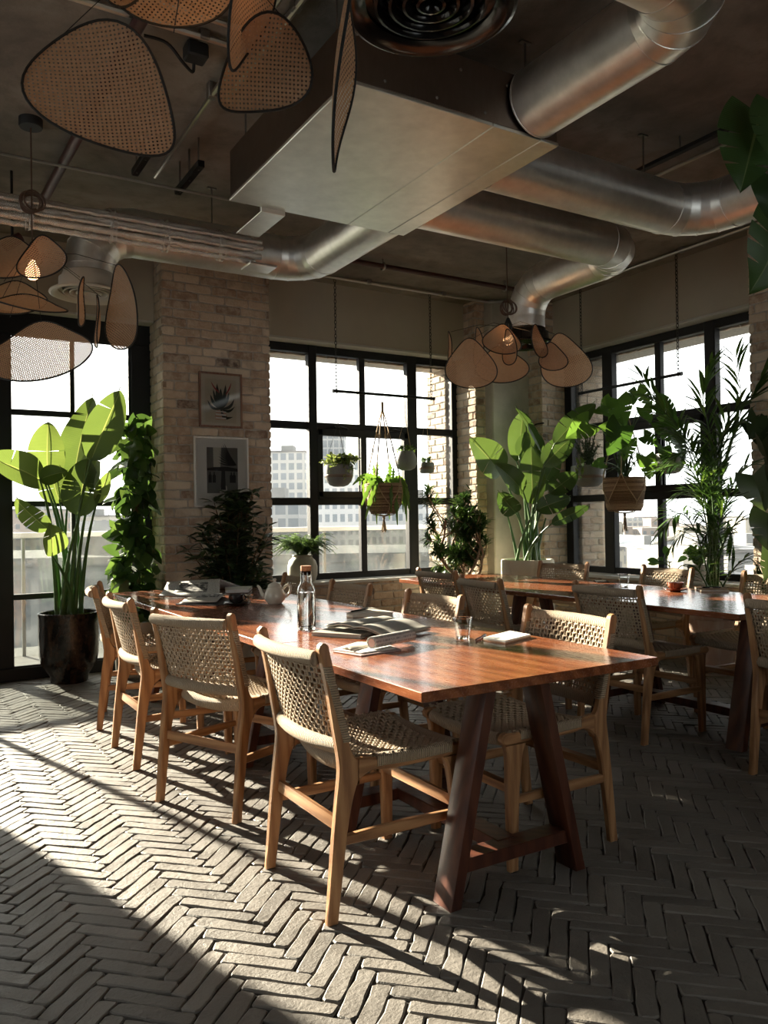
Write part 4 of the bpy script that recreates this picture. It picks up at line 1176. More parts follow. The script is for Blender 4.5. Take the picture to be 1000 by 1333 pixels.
# --- bird of paradise in the concrete planter in the corner
sp = thing('potted_strelitzia', 'bird of paradise in a round concrete planter before the corner column', 'potted plant', (5.06, 5.77, 0), 0, PG)
pot(sp, 'planter', M['planter_concrete'], [(0, 0), (.235, 0), (.245, .02), (.247, .40), (.247, .805), (.240, .822), (.222, .822), (.214, .805), (.212, .75)], .214, .77, 48)
strelitzia(sp, None, .77, .09, STRELITZIA_CORNER, .011, 'leaf_broad_shaded')
m = MB()
for k in range(9):
    a = rnd.uniform(0, 6.28); r = rnd.uniform(.03, .1)
    m.tube(bez((r*math.cos(a), r*math.sin(a), .75), (r*1.2*math.cos(a), r*1.2*math.sin(a), .9), (r*2.4*math.cos(a), r*2*math.sin(a), rnd.uniform(1.0, 1.25)), 7), [.018, .018, .017, .015, .013, .011, .009, .007], 7)
m.build('stem', M['stem_green'], sp, smooth=180)

# --- climber on a pole beside the door post
cl = thing('climbing_plant', 'tall leafy climber covering a pole between the door and the brick pier', 'potted plant', (1.62, 6.53, 0))
pot(cl, 'planter', M['planter_beige'], [(0, 0), (.15, 0), (.165, .02), (.185, .40), (.19, .44), (.175, .44), (.165, .40)], .17, .41)
m = MB(); m.tube([(0, 0, .38), (.0, 0, 1.2), (-.01, 0, 1.98)], [.035, .033, .028], 10); m.build('moss_pole', M['stem_brown'], cl)
m = MB()
for k in range(330):
    z = rnd.uniform(.44, 2.05); a = rnd.uniform(0, 2*PI)
    rr = rnd.uniform(.045, .165)*(1 if z < 1.85 else .7)
    c = V((rr*math.cos(a), rr*math.sin(a)*.9, z)); out = V((math.cos(a), math.sin(a), 0))
    L = rnd.uniform(.095, .175)
    d = (out*.5 + V((0, 0, -.55)) + rvec(.5)).normalized()
    e_ = c + d*L
    if e_.y > .25 or e_.x < -.27 or max(c.x, e_.x) > .16: continue
    leaf(m, c, e_, L*rnd.uniform(.70, .92), out*.9 + V((0, -.3, .3)) + rvec(.35), 'heart', rnd.uniform(.03, .10), rnd.uniform(.03, .22), (), 0, 0, 7, 3)
m.build('foliage', M['leaf_glossy'], cl, smooth=60)
m = MB()
for k in range(9):
    a = rnd.uniform(0, 6.28); P = [(.045*math.cos(a+z*2), .045*math.sin(a+z*2), z) for z in [lerp(.42, rnd.uniform(1.5, 2), i/12) for i in range(13)]]
    m.tube(P, .006, 5)
m.build('vine', M['stem_green'], cl, smooth=180)

# --- dark ficus-like shrub in front of the pier
sh = thing('potted_shrub', 'dark green bushy shrub standing before the framed pictures', 'potted plant', (2.30, 6.13, 0))
pot(sh, 'planter', M['planter_beige'], [(0, 0), (.14, 0), (.155, .02), (.18, .36), (.185, .40), (.17, .40), (.16, .36)], .165, .37)
stems = MB(); fo = MB()
for k in range(84):
    a = rnd.uniform(0, 2*PI); h = rnd.uniform(.62, 1.46); lean = rnd.uniform(.05, .42)*(1.0 if h < 1.25 else .45)
    tip = V((lean*math.cos(a)*1.05, lean*math.sin(a)*.7, h))
    P = bez((rnd.uniform(-.04, .04), rnd.uniform(-.04, .04), .36), (tip.x*.25, tip.y*.25, h*.7), tip, 8)
    stems.tube(P, [lerp(.007, .003, i/8) for i in range(9)], 5)
    for i in range(2, 9):
        for q in range(5 if i < 8 else 9):
            b = P[i]; aa = rnd.uniform(0, 2*PI)
            d = V((math.cos(aa), math.sin(aa), rnd.uniform(-.15, .9)))
            L = rnd.uniform(.075, .12)
            if b.y + d.normalized().y*L > .27: continue
            small_leaf(fo, b + d*.01, d, V((0, 0, 1)) + rvec(.2), L, L*.40, .22)
stems.build('stem', M['stem_brown'], sh, smooth=180); fo.build('foliage', M['leaf_dark'], sh, smooth=60)

# --- narrow-leaved dracaena by the window
dr = thing('potted_dracaena', 'narrow-leaved dracaena with twisted bare trunks at the window, left of the column', 'potted plant', (4.53, 6.06, 0))
pot(dr, 'planter', M['planter_beige'], [(0, 0), (.15, 0), (.165, .02), (.185, .48), (.19, .52), (.175, .52), (.165, .48)], .17, .49)
stems = MB(); fo = MB()
tips = []
for k in range(11):
    a = rnd.uniform(0, 2*PI); p = V((rnd.uniform(-.06, .06), rnd.uniform(-.05, .05), .48)); P = [p]
    d = V((math.cos(a)*.25, math.sin(a)*.2, 1)).normalized()
    for i in range(rnd.choice((7, 9, 10, 12))):
        d = (d + V((rnd.gauss(0, .34), rnd.gauss(0, .28), rnd.gauss(0.08, .12)))).normalized(); p = p + d*.083; p = V((max(-.30, min(.12, p.x)), max(-.14, min(.16, p.y)), p.z)); P.append(p)
    stems.tube(spline(P, 4), [lerp(.016, .009, i/((len(P)-1)*4)) for i in range((len(P)-1)*4+1)], 7)
    for j in range(14):
        b = P[rnd.randint(len(P)//3, len(P)-1)]; aa = rnd.uniform(0, 2*PI); q = b
        Q = [b]; dd = V((math.cos(aa), math.sin(aa)*.75, rnd.uniform(.2, 1.3))).normalized()
        for i in range(rnd.choice((2, 3, 4))):
            dd = (dd + rvec(.22) + V((0, 0, .10))).normalized(); q = q + dd*.075; Q.append(q)
        if q.x > .22 or q.x < -.44 or q.y > .20 or q.y < -.14: continue
        stems.tube(Q, .006, 5); tips.append((q, dd))
for q, dd in tips:
    q0 = q
    for i in range(44):
        b = q - dd*rnd.uniform(-.01, .07); aa = rnd.uniform(0, 2*PI)
        o1 = dd.orthogonal().normalized(); o2 = dd.cross(o1)
        d = (o1*math.cos(aa) + o2*math.sin(aa))*rnd.uniform(.6, 1.1) + dd*rnd.uniform(.2, 1.0)
        L = rnd.uniform(.065, .115)
        e_ = b + d.normalized()*L
        if e_.x > .27 or (e_.x > .14 and e_.z > 1.3) or e_.x < -.54 or e_.y < -.20 or e_.y > .20: continue
        small_leaf(fo, b, d, V((0, 0, 1)) + rvec(.15), L, .016, .25)
stems.build('trunk', M['trunk_pale'], dr, smooth=180); fo.build('foliage', M['leaf_dracaena'], dr, smooth=60)

# --- kentia palm in terracotta at the right window
pa = thing('potted_palm', 'tall feathery palm in a pale terracotta pot at the right window', 'potted plant', (5.50, 4.10, 0))
pot(pa, 'pot', M['terracotta_pale'], [(0, 0), (.145, 0), (.155, .012), (.205, .40), (.222, .405), (.228, .47), (.215, .475), (.202, .45), (.198, .42)], .198, .43, 44)
o = V(pa.location); crown = V((0, 0, .43))
for pl, ll in PALM_FRONDS:
    P = [V(p) - o for p in pl]
    b = crown + V((rnd.uniform(-.07, .07), rnd.uniform(-.07, .07), 0))
    path = spline([b, lerp(b, P[0], .55) + V((0, 0, .03))] + P, 6)
    path = [V((min(p.x, 5.52 - o.x) if p.y + o.y < 3.98 else min(p.x, 5.88 - o.x), p.y, p.z)) for p in path]
    n = len(path)
    m = MB(); m.tube(path, [lerp(.010, .002, i/(n-1)) for i in range(n)], 6)
    st = m.build('frond_stalk', M['stem_green'], pa, smooth=180)
    m = MB()
    # cumulative length, leaflets on the outer two thirds
    k0 = int(n*.34)
    nl = 26
    for q in range(nl):
        f = k0 + (n-1-k0)*q/(nl-1); i = min(n-2, int(f)); t = f - i
        c = lerp(path[i], path[i+1], t); tg = (path[i+1]-path[i]).normalized()
        side = tg.cross(V((0, 0, 1)))
        side = (side.normalized() if side.length > .2 else V((1, 0, 0))) + rvec(.18)
        fr = q/(nl-1); L = ll*(.55 + .6*math.sin(PI*(.15+.75*fr)))*.78
        for s in (1, -1):
            d = (tg*(.5 + 1.0*fr) + side*s*(1.15 - .5*fr) + V((0, 0, .12 - .10*fr)) + rvec(.06)).normalized()
            e_ = c + d*L + o
            if (e_.x > 5.50 and e_.y < 3.92) or e_.x > 5.93 or (e_.x < 4.98 and e_.z < 1.0): continue
            small_leaf(m, c, d, V((0, 0, 1)) + side*s*-.2, L, .026 if ll > .31 else .018, .22 + rnd.uniform(0, .15))
    m.build('frond', M['leaf_palm'], pa, smooth=60)

# --- fern in a stoneware jar on the sill
def fern(m, n, L, up=.5, z0=0, w=.03, spread=1.0, stems=None):
    for k in range(n):
        a = 2*PI*k/n + rnd.uniform(-.3, .3); l = L*rnd.uniform(.65, 1.1); e = rnd.uniform(.35, 1.1)*up
        tip = V((math.cos(a)*l*spread, math.sin(a)*l*spread, z0 + l*(e-.25)))
        P = bez((math.cos(a)*.02, math.sin(a)*.02, z0), (math.cos(a)*l*.45, math.sin(a)*l*.45, z0 + l*(.55+.4*e)), tip, 14)
        m.tube(P, .0016, 4)
        for i in range(2, 15):
            tg = (P[i]-P[i-1]).normalized(); sdv = tg.cross(V((0, 0, 1)))
            if sdv.length < .1: sdv = V((1, 0, 0))
            sdv.normalize(); ln = w*(1.25 - abs(i-6)/10)
            for s in (1, -1):
                for h in (0, .5):
                    small_leaf(m, lerp(P[i-1], P[i], h), sdv*s + tg*.45 + rvec(.1), V((0, 0, 1)), ln, ln*.36, .2)
fe = thing('potted_fern', 'light green fern in a stoneware jar on the back window sill', 'potted plant', (3.185, 6.74, .648))
pot(fe, 'jar', M['stoneware'], [(0, 0), (.095, 0), (.122, .02), (.137, .07), (.138, .15), (.122, .20), (.098, .222), (.090, .235), (.096, .250), (.092, .256), (.08, .253), (.076, .23)], .078, .235, 36)
m = MB(); fern(m, 95, .31, .85, .225, .038); m.build('foliage', M['leaf_fern'], fe, smooth=60)

# --- pots on the right sill
a = thing('sill_plant', 'small broad-leaved plant in a grey bowl on the right sill, left of the pair', 'potted plant', (5.87, 4.80, .648))
pot(a, 'pot', M['pot_stone'], [(0, 0), (.06, 0), (.07, .01), (.085, .09), (.082, .094), (.074, .09)], .075, .08)
for d, L in (((.1, .3, 1), .15), ((-.7, .6, .5), .15), ((.0, -.8, .55), .16), ((-.3, .9, .3), .14), ((-.6, -.5, .4), .13), ((.2, .9, .6), .12)):
    m = MB(); d = V(d).normalized(); b = V((0, 0, .08)); c = b + d*.10 + V((0, 0, .02))
    m.tube(bez(b, b + V((0, 0, .07)), c, 5), .0025, 5); leaf(m, c, c + (d + V((0, 0, -.25))).normalized()*L*.75, L*.42, V((-.6, -.5, .6)), 'leaf', .08, .2, (), 0, 0, 8, 2)
    m.build('leaf_blade', M['leaf_monstera'], a, smooth=60)
a = thing('sill_plant', 'plant with upright bright leaflets in a pale grey pot on the right sill', 'potted plant', (5.865, 4.50, .648))
pot(a, 'pot', M['pot_stone'], [(0, 0), (.065, 0), (.07, .01), (.088, .13), (.084, .136), (.076, .13)], .078, .12)
m = MB()
for k in range(13):
    aa = rnd.uniform(0, 6.28); tip = V((math.cos(aa)*rnd.uniform(.02, .14), math.sin(aa)*rnd.uniform(.02, .14), rnd.uniform(.2, .29)))
    P = bez((0, 0, .12), (tip.x*.3, tip.y*.3, .22), tip, 8); m.tube(P, .003, 5)
    for i in range(1, 9):
        tg = (P[i]-P[i-1]).normalized(); sdv = tg.cross(V((rnd.gauss(0, 1), rnd.gauss(0, 1), .2))).normalized()
        for s in (1, -1): small_leaf(m, P[i], tg*.7 + sdv*s*.8, CAMDIR, .052, .024, .1)
m.build('foliage', M['leaf_cactus'], a, smooth=60)

# --- rails hung on chains, and the planters that hang from them
def chain(t, p, z0, z1):
    m = MB(); z = z0; k = 0
    while z < z1:
        P = []
        for q in range(10):
            w = 2*PI*q/10; x = .0105*math.cos(w); h = .020*math.sin(w)
            P.append((p[0] + (x if k % 2 else 0), p[1] + (0 if k % 2 else x), z + h))
        m.tube(P, .0034, 5, closed=True); z += .032; k += 1
    m.build('chain', M['chain_steel'], t, smooth=180)
def hang_rail(label, a, b, z):
    t = thing('hanging_rail', label, 'hanging rail', ((a[0]+b[0])/2, (a[1]+b[1])/2, z)); o = V(t.location)
    a = V((a[0], a[1], z)) - o; b = V((b[0], b[1], z)) - o; d = (b-a).normalized()
    m = MB(); m.tube([a - d*.035, b + d*.035], .0135, 12); 
    for e in (a - d*.03, b + d*.03): m.tube([e - d*.008, e + d*.008], .018, 12)
    m.build('bar', M['black_iron'], t)
    for e in (a, b):
        chain(t, e, .03, ZC - z - .01)
        m = MB(); m.tube([(e.x + .017*math.cos(w), e.y, e.z + .017*math.sin(w)) for w in [2*PI*q/12 for q in range(12)]], .003, 5, closed=True); m.build('shackle', M['chain_steel'], t)
    return t
hang_rail('black rail on chains before the back window, holding four planters', (3.462, 6.543), (4.525, 6.543), 2.41)
hang_rail('black rail on chains before the right window, holding the monstera basket', (5.656, 5.62), (5.656, 4.50), 2.41)
def hook(t, z0, z1, side=False):
    m = MB()
    P = spline([(0, -.022, z1-.008), (0, -.016, z1+.016), (0, .003, z1+.023), (0, .020, z1+.012), (0, .022, z1-.014), (0, .006, z1-.04), (0, 0, z0+.03), (0, -.008, z0+.012), (0, 0, z0), (0, .009, z0+.01), (0, .008, z0+.025)], 4)
    if side: P = [V((p.y, p.x, p.z)) for p in P]
    m.tube(P, .0024, 5)
    m.build('hook', M['chain_steel'], t, smooth=180)
HG = 'planters hanging at the windows'
def hang_planter(label, x, y, zrim, prof, mats, plant, zh, cords, style='wire', rr=None, soil=None, rz=2.41):
    """origin on the axis at the height of the rim"""
    t = thing('hanging_planter', label, 'hanging planter', (x, y, zrim), 0, HG)
    m = MB(); m.lathe(prof, (0, 0, 0), 32)
    pt_ = m.build('pot', mats[0], t, smooth=50)
    R = max(r for r, z in prof)
    if len(mats) > 1:
        zmid = (prof[0][1])*.52
        rb = max(r for r, z in prof if True)
        m = MB()
        def rad(z):
            for i in range(len(prof)-1):
                (r0, z0), (r1, z1) = prof[i], prof[i+1]
                if z0 <= z <= z1 and z1 > z0: return lerp(r0, r1, (z-z0)/(z1-z0))
            return R
        m.lathe([(rad(zmid-.014), zmid-.014), (rad(zmid-.012)+.0015, zmid-.012), (rad(zmid+.012)+.0015, zmid+.012), (rad(zmid+.014), zmid+.014)], (0, 0, 0), 32)
        m.build('glaze_band', mats[1], pt_, smooth=50)
    m = MB(); m.disc((0, 0, -.012), (rr or R)*.86, 20); m.build('soil', M['soil'], t)
    hook(t, zh - zrim, rz - zrim, x > 5)
    if style == 'wire':
        m = MB()
        for k in range(3):
            a = 2*PI*k/3 + .5; m.tube([(R*.95*math.cos(a), R*.95*math.sin(a), -.005), (0, 0, zh - zrim)], .0018, 4)
        m.build('hanger', M[cords], t)
    plant(t)
    return t
bowl = lambda R, H_: [(0, -H_), (R*.35, -H_), (R*.62, -H_*.93), (R*.86, -H_*.74), (R*.97, -H_*.5), (R, -H_*.22), (R*.97, 0), (R*.90, .002), (R*.88, -.02)]
def trailing(n, L, mat, leafL, up=.08, hang=.0, seed=0, droopy=.5):
    def f(t):
        m = MB()
        for k in range(n):
            a = rnd.uniform(0, 2*PI); l = L*rnd.uniform(.5, 1.1)
            tip = V((math.cos(a)*l, math.sin(a)*l, rnd.uniform(-hang, up)))
            P = bez((math.cos(a)*.03, math.sin(a)*.03, -.01), (math.cos(a)*l*.5, math.sin(a)*l*.5, up*1.6), tip, 6)
            m.tube(P, .0015, 4)
            for i in range(1, 7):
                for q in range(2): small_leaf(m, P[i], rvec(1) + V((math.cos(a), math.sin(a), .3)), V((0, 0, 1)) + rvec(.3), leafL*rnd.uniform(.7, 1.1), leafL*.6, .2)
        m.build('foliage', M[mat], t, smooth=60)
    return f
def trail_extra(f, strands_):
    def g(t):
        f(t); m = MB()
        for x0, y0, x1, y1, dz in strands_:
            P = bez((x0, y0, .01), (x1, y1, .03), (x1, y1, dz), 9); m.tube(P, .002, 4)
            for i in range(1, 10): small_leaf(m, P[i], rvec(1), V((0, 0, 1)) + rvec(.4), .045, .026, .2)
        m.build('trailing_stem', M['leaf_pale'], t, smooth=60)
    return g
hang_planter('grey bowl planter with variegated trailing leaves, leftmost on the back rail', 3.475, 6.543, 1.727, bowl(.137, .20), (M['pot_grey'], M['pot_grey_band']),
             trail_extra(trailing(34, .17, 'leaf_pale', .055, .07, .06), [(-.02, -.10, -.01, -.155, -.13), (.0, -.1, .03, -.15, -.06), (-.12, -.04, -.2, -.06, .0)]), 2.12, 'chain_steel')
def plant_small(t):
    trailing(16, .09, 'leaf_fern', .028, .05, .02)(t)
hang_planter('small dark grey planter with a handle hung near the window catch', 4.215, 6.543, 1.878, [(0, -.185), (.05, -.185), (.088, -.165), (.105, -.12), (.104, -.07), (.085, -.02), (.072, 0), (.066, 0), (.066, -.02)], (M['pot_grey'],),
             plant_small, 2.22, 'jute', 'wire', .066)
hang_planter('smallest grey planter on thin cords, rightmost on the back rail', 4.455, 6.543, 1.772, [(0, -.105), (.055, -.105), (.070, -.095), (.078, -.06), (.076, -.02), (.070, 0), (.064, 0), (.062, -.015)], (M['pot_grey'], M['pot_grey_band']),
             trailing(26, .06, 'leaf_fern', .020, .045, .01), 2.26, 'jute', 'wire', .066)
def basket_mesh(R0, R1, H_, rows=22, nst=30):
    m = MB()
    for j in range(rows):
        z = -H_ + H_*(j+.5)/rows
        f = (j+.5)/rows; r = lerp(R0, R1, min(1, f*1.25)) if f < .8 else R1
        if f < .12: r *= .9 + .1*f/.12
        P = []
        for k in range(nst*2):
            a = PI*k/nst; w = .0045*(1 if (k+j) % 2 else -1)
            P.append(((r+w)*math.cos(a), (r+w)*math.sin(a), z + rnd.gauss(0, .0006)))
        m.tint = rnd.random(); m.tube(P, H_/rows*.56, 5, closed=True)
    for k in range(nst):
        a = 2*PI*k/nst; m.tint = rnd.random()
        m.tube([(lerp(R0*.9, R1, i/5)*math.cos(a), lerp(R0*.9, R1, i/5)*math.sin(a), -H_ + H_*i/5) for i in range(6)], .004, 4)
    m.disc((0, 0, -H_ + .004), R0*.92, 24, up=False)
    return m
def macrame(t, R, H_, zh, tas):
    m = MB(); top = zh
    for k in range(4):
        a = 2*PI*k/4 + .6; a2 = a + PI/4
        kn = V((R*.62*math.cos(a), R*.62*math.sin(a), top*.45))
        m.tube([(0, 0, top), kn*.5 + V((0, 0, top*.52)), kn, (R*1.03*math.cos(a), R*1.03*math.sin(a), .03)], .006, 5)
        m.tube([kn + V((0, 0, .02)), kn, kn - V((0, 0, .025))], [.006, .0095, .006], 6)
        m.tube([kn*.55 + V((0, 0, top*.42)), kn*.5 + V((0, 0, top*.38))], [.008, .008], 6)
        for s in (-1, 1):
            b = a + s*PI/4
            m.tube([(R*1.03*math.cos(a), R*1.03*math.sin(a), .03), (R*1.06*math.cos(a + s*.35), R*1.06*math.sin(a + s*.35), -H_*.35), (R*1.0*math.cos(b), R*1.0*math.sin(b), -H_*.72), (R*.6*math.cos(b), R*.6*math.sin(b), -H_-.006), (0, 0, -H_-.02)], .0055, 5)
    m.tube([(0, 0, top + .06), (0, 0, top - .02)], [.012, .013], 8)
    m.tube([(0, 0, -H_-.01), (0, 0, -H_-.05)], [.014, .012], 8)
    m.build('macrame_hanger', M['jute'], t, smooth=180)
    m = MB()
    for k in range(16):
        a = rnd.uniform(0, 6.28); r = rnd.uniform(.004, .028)
        m.tube([(.006*math.cos(a), .006*math.sin(a), -H_-.05), (r*.7*math.cos(a), r*.7*math.sin(a), -H_-.05-tas*.6), (r*math.cos(a), r*math.sin(a), -H_-.05-tas*rnd.uniform(.85, 1.1))], .003, 4)
    m.build('tassel', M['jute'], t, smooth=180)
def flat_stem(m, P, w):
    n = len(P); rows = []
    for i in range(n):
        tg = (P[min(i+1, n-1)] - P[max(i-1, 0)]).normalized()
        s = tg.cross(CAMDIR + V((0, 0, .1))).normalized()
        k = w*(.5 + .5*(i % 2))*(1 if i < n-2 else .4)
        rows.append([P[i] - s*k, P[i] + tg.cross(s)*.004, P[i] + s*k])
    m.tint = rnd.uniform(.1, 1); m.grid(rows)
t = thing('hanging_planter', 'wicker basket in a rope hanger with notched cactus stems, centre of the back rail', 'hanging planter', (3.955, 6.543, 1.56), 0, HG)
hook(t, 2.27-1.56, 2.41-1.56)
basket_mesh(.125, .172, .29).build('basket', M['wicker'], t, smooth=60)
m = MB(); m.disc((0, 0, -.03), .15, 20); m.build('soil', M['soil'], t)
macrame(t, .172, .29, .72, .12)
m = MB()
for k in range(34):
    a = rnd.uniform(0, 2*PI); l = rnd.uniform(.12, .26); dz = rnd.choice((-.34, -.28, -.22, -.12, -.05, .12)) + rnd.uniform(-.05, .05)
    if dz > 0.05: l *= .45
    P = bez((math.cos(a)*.07, math.sin(a)*.07, -.03), (math.cos(a)*l*.95, math.sin(a)*l*.95, .17 if dz < .05 else dz*.6), (math.cos(a)*l, math.sin(a)*l*.85, dz + (.06 if dz > 0 else 0)), 14)
    flat_stem(m, P, rnd.uniform(.017, .025))
for dx, dz in ((-.38, -.02), (-.30, -.24), (-.25, -.34), (.24, -.26), (.05, -.40)):
    flat_stem(m, bez((dx*.2, -.08, -.02), (dx*.6, -.16, .16), (dx, -.16 if abs(dx) < .1 else -.08, dz), 16), .024)
m.build('stems', M['leaf_cactus'], t, smooth=60)
# right rail
def asparagus(t):
    m = MB()
    for k in range(17):
        a = rnd.uniform(0, 2*PI); l = rnd.uniform(.05, .17); h = rnd.uniform(.17, .30)
        P = bez((math.cos(a)*.03, math.sin(a)*.03, -.01), (math.cos(a)*l*.4, math.sin(a)*l*.4, h*.7), (math.cos(a)*l, math.sin(a)*l, h), 18)
        m.tube(P, .003, 4)
        for i in range(2, 19):
            for q in range(11):
                small_leaf(m, P[i], rvec(1) + V((0, 0, .5)), rvec(1), .034*(1.15 - i/22), .0042, .1)
    m.build('foliage', M['leaf_dark'], t, smooth=60)
    m = MB()
    for dx in (.0, .05):
        P = bez((-.08, .02-dx, .02), (-.15, -.03-dx, .05), (-.17, -.02-dx, -.10), 7)
        for i in range(1, 8): small_leaf(m, P[i], V((-.5, -.6, -.4)) + rvec(.5), CAMDIR, .075, .03, .2)
    m.build('trailing_stem', M['leaf_pale'], t, smooth=60)
hang_planter('grey bowl planter with a feathery asparagus fern, left on the right rail', 5.656, 5.555, 1.700, bowl(.165, .20), (M['pot_grey'], M['pot_grey_band']), asparagus, 2.15, 'chain_steel')
def monstera(t, leaves, base, mat='leaf_monstera', r=.006):
    o = V(t.location)
    for B, T, w in leaves:
        B = V(B) - o; T = V(T) - o
        m = MB(); p0 = V(base) + V((rnd.uniform(-.04, .04), rnd.uniform(-.04, .04), 0))
        m.tube(bez(p0, (lerp(p0.x, B.x, .3), lerp(p0.y, B.y, .3), max(p0.z, B.z) + .02), B, 12), [lerp(r, r*.5, i/12) for i in range(13)], 6)
        m.build('leaf_stalk', M['stem_green'], t, smooth=180)
        m = MB()
        big = w > .15
        leaf(m, B, T, w, CAMDIR + V((rnd.gauss(0, .3), rnd.gauss(0, .2), rnd.uniform(.1, .6))), 'heart', rnd.uniform(.04, .10), rnd.uniform(.02, .22), (.32, .50, .68) if big else (.5,), .018, .42, 24, 6)
        m.build('leaf_blade', M[mat], t, smooth=60)
t = thing('hanging_planter', 'monstera in a wicker basket with rope hanger and tassel at the right window', 'hanging planter', (5.656, 5.113, 1.565), 0, HG)
hook(t, 2.27-1.565, 2.41-1.565, True)
basket_mesh(.150, .178, .305).build('basket', M['wicker'], t, smooth=60)
m = MB(); m.disc((0, 0, -.02), .16, 20); m.build('soil', M['soil'], t)
macrame(t, .178, .305, .70, .13)
monstera(t, MONSTERA_BASKET, (0, 0, -.02))
m = MB()
for k in range(26):
    a = rnd.uniform(0, 6.28); tip = V((math.cos(a)*rnd.uniform(.06, .15), math.sin(a)*rnd.uniform(.06, .15), rnd.uniform(.06, .26)))
    P = bez((math.cos(a)*.04, math.sin(a)*.04, -.02), (tip.x*.3, tip.y*.3, tip.z*.8), tip, 6)
    m.tube(P, .004, 5)
    if k % 2: small_leaf(m, tip, V((math.cos(a), math.sin(a), -.2)), V((0, 0, 1)), .09, .035, .3)
m.build('undergrowth', M['leaf_dark'], t, smooth=60)
t = hang_planter('dark grey bowl planter behind the palm fronds, right end of the right rail', 5.656, 4.605, 1.742, bowl(.125, .17), (M['pot_grey'],), lambda t: None, 2.2, 'chain_steel')
monstera(t, MONSTERA_POT, (0, 0, -.01))

# --- big monstera close to the camera at the right edge, and the creeper on the right pillar
t = thing('hanging_planter', 'large split-leaf plant hanging close by, its leaves entering at the right edge', 'hanging planter', (3.35, 1.90, 2.62), 0, HG)
m = MB(); m.lathe(bowl(.14, .2), (0, 0, 0), 32); m.build('pot', M['pot_grey'], t, smooth=50)
m = MB(); m.disc((0, 0, -.012), .12, 20); m.build('soil', M['soil'], t)
m = MB()
for k in range(3):
    a = 2*PI*k/3; m.tube([(.13*math.cos(a), .13*math.sin(a), 0), (0, 0, .45), (0, 0, ZC-2.62)], .002, 4)
m.build('hanger', M['chain_steel'], t)
monstera(t, MONSTERA_NEAR, (0, 0, 0), 'leaf_broad_shaded', .008)
t = thing('creeper', 'dark creeper hanging down in front of the right brick pillar', 'potted plant', (4.55, 2.60, 2.75))
m = MB(); m.lathe(bowl(.12, .16), (0, 0, 0), 28); m.build('pot', M['pot_grey'], t, smooth=50)
m = MB()
for k in range(3):
    a = 2*PI*k/3; m.tube([(.11*math.cos(a), .11*math.sin(a), 0), (0, 0, .3), (0, 0, ZC-2.75)], .002, 4)
m.build('hanger', M['chain_steel'], t)
o = V(t.location); m = MB()
pts = [V(B) - o for B, T, w in CLIMBER_RIGHT]
for k in range(4):
    m.tube(spline([(0, 0, 0), (-.05-.02*k, .05, -.3), (-.08, .08+.03*k, -.9), (-.05-.02*k, .1, -1.5), (-.06, .08, -1.95)], 6), .005, 5)
m.build('vine', M['stem_green'], t, smooth=180)
m = MB()
for B, T, w in CLIMBER_RIGHT: leaf(m, V(B)-o, V(T)-o, w, CAMDIR + rvec(.3), 'heart', .06, .15, (.4, .6), .02, .4, 14, 4)
for k in range(40):
    c = V((-.05 + rnd.gauss(.03, .05), .08 + rnd.gauss(0, .05), rnd.uniform(-1.95, -.2))); L = rnd.uniform(.08, .16); d = (rvec(.5) + V((0, 0, -1))).normalized()
    leaf(m, c, c + d*L, L*.7, CAMDIR + rvec(.4), 'heart', .06, .15, (), 0, 0, 6, 2)
m.build('foliage', M['leaf_dark'], t, smooth=60)
# ================================================================ things on the tables
rnd = random.Random(51)
simple('paper_white', (.80, .78, .73), .8); simple('paper_cream', (.66, .60, .50), .8); simple('paper_grey', (.36, .34, .30), .7)
simple('ink_dark', (.05, .05, .05), .7); simple('cover_dark', (.035, .04, .045), .45); simple('cover_pink', (.52, .40, .37), .6)
simple('cloth_grey', (.31, .285, .235), .85, bump=.15, bscale=300); simple('card_brown', (.34, .22, .14), .8)
simple('cream_glaze', (.62, .57, .47), .18); simple('cup_black', (.02, .018, .017), .2); simple('cup_brown', (.20, .06, .03), .15); simple('sugar', (.62, .50, .36), .9, var=.3, scale=120)
simple('coffee', (.03, .015, .008), .15); simple('phone_glass', (.01, .011, .013), .12); simple('pen_red', (.10, .02, .03), .3); simple('eraser', (.55, .33, .28), .7)
def m_print():
    t = NT('newsprint_photo'); c = t.coord('UV')
    n = t.noise(c, 5, 5, .6, .5)
    col = t.ramp(n, [(.38, (.02, .02, .02)), (.5, (.16, .16, .155)), (.62, (.62, .60, .56))])
    M['photo_print'] = t.done(t.pbsdf(col, .6))
    t = NT('printed_columns'); uv = t.coord('UV')
    w = t.n('ShaderNodeTexWave'); w.bands_direction = 'Y'; t.l(uv, w.inputs['Vector']); w.inputs['Scale'].default_value = 9; w.inputs['Distortion'].default_value = .0
    n = t.noise(t.mapping(uv, (60, 28, 1)), 1, 2)
    f = t.math('MULTIPLY', w.outputs['Fac'], t.math('GREATER_THAN', n, .47))
    M['newsprint'] = t.done(t.pbsdf(t.mix(f, (.60, .585, .55), (.26, .255, .25)), .8))
m_print()
def sheet(P, mat, name, parent, th=.0012, mat2=None):
    m = MB(); m.grid(P)
    n = m.build(name, M[mat], parent, smooth=60)
    s = n.modifiers.new('thickness', 'SOLIDIFY'); s.thickness = th; s.offset = -1
    return n
def slab(name, mat, parent, pts, z0, z1):
    """flat book-like block over a quad given in the thing's own axes"""
    m = MB(); poly = loop2d(pts); m.prism(poly, z0, z1, min(.0012, (z1-z0)*.3), fn=lambda p, q, t: (p, q, t)); return m.build(name, M[mat], parent, smooth=30)
def rect(cx, cy_, w, h, a):
    c, s = math.cos(a), math.sin(a)
    return [(cx + x*c - y*s, cy_ + x*s + y*c) for x, y in ((-w/2, -h/2), (w/2, -h/2), (w/2, h/2), (-w/2, h/2))]
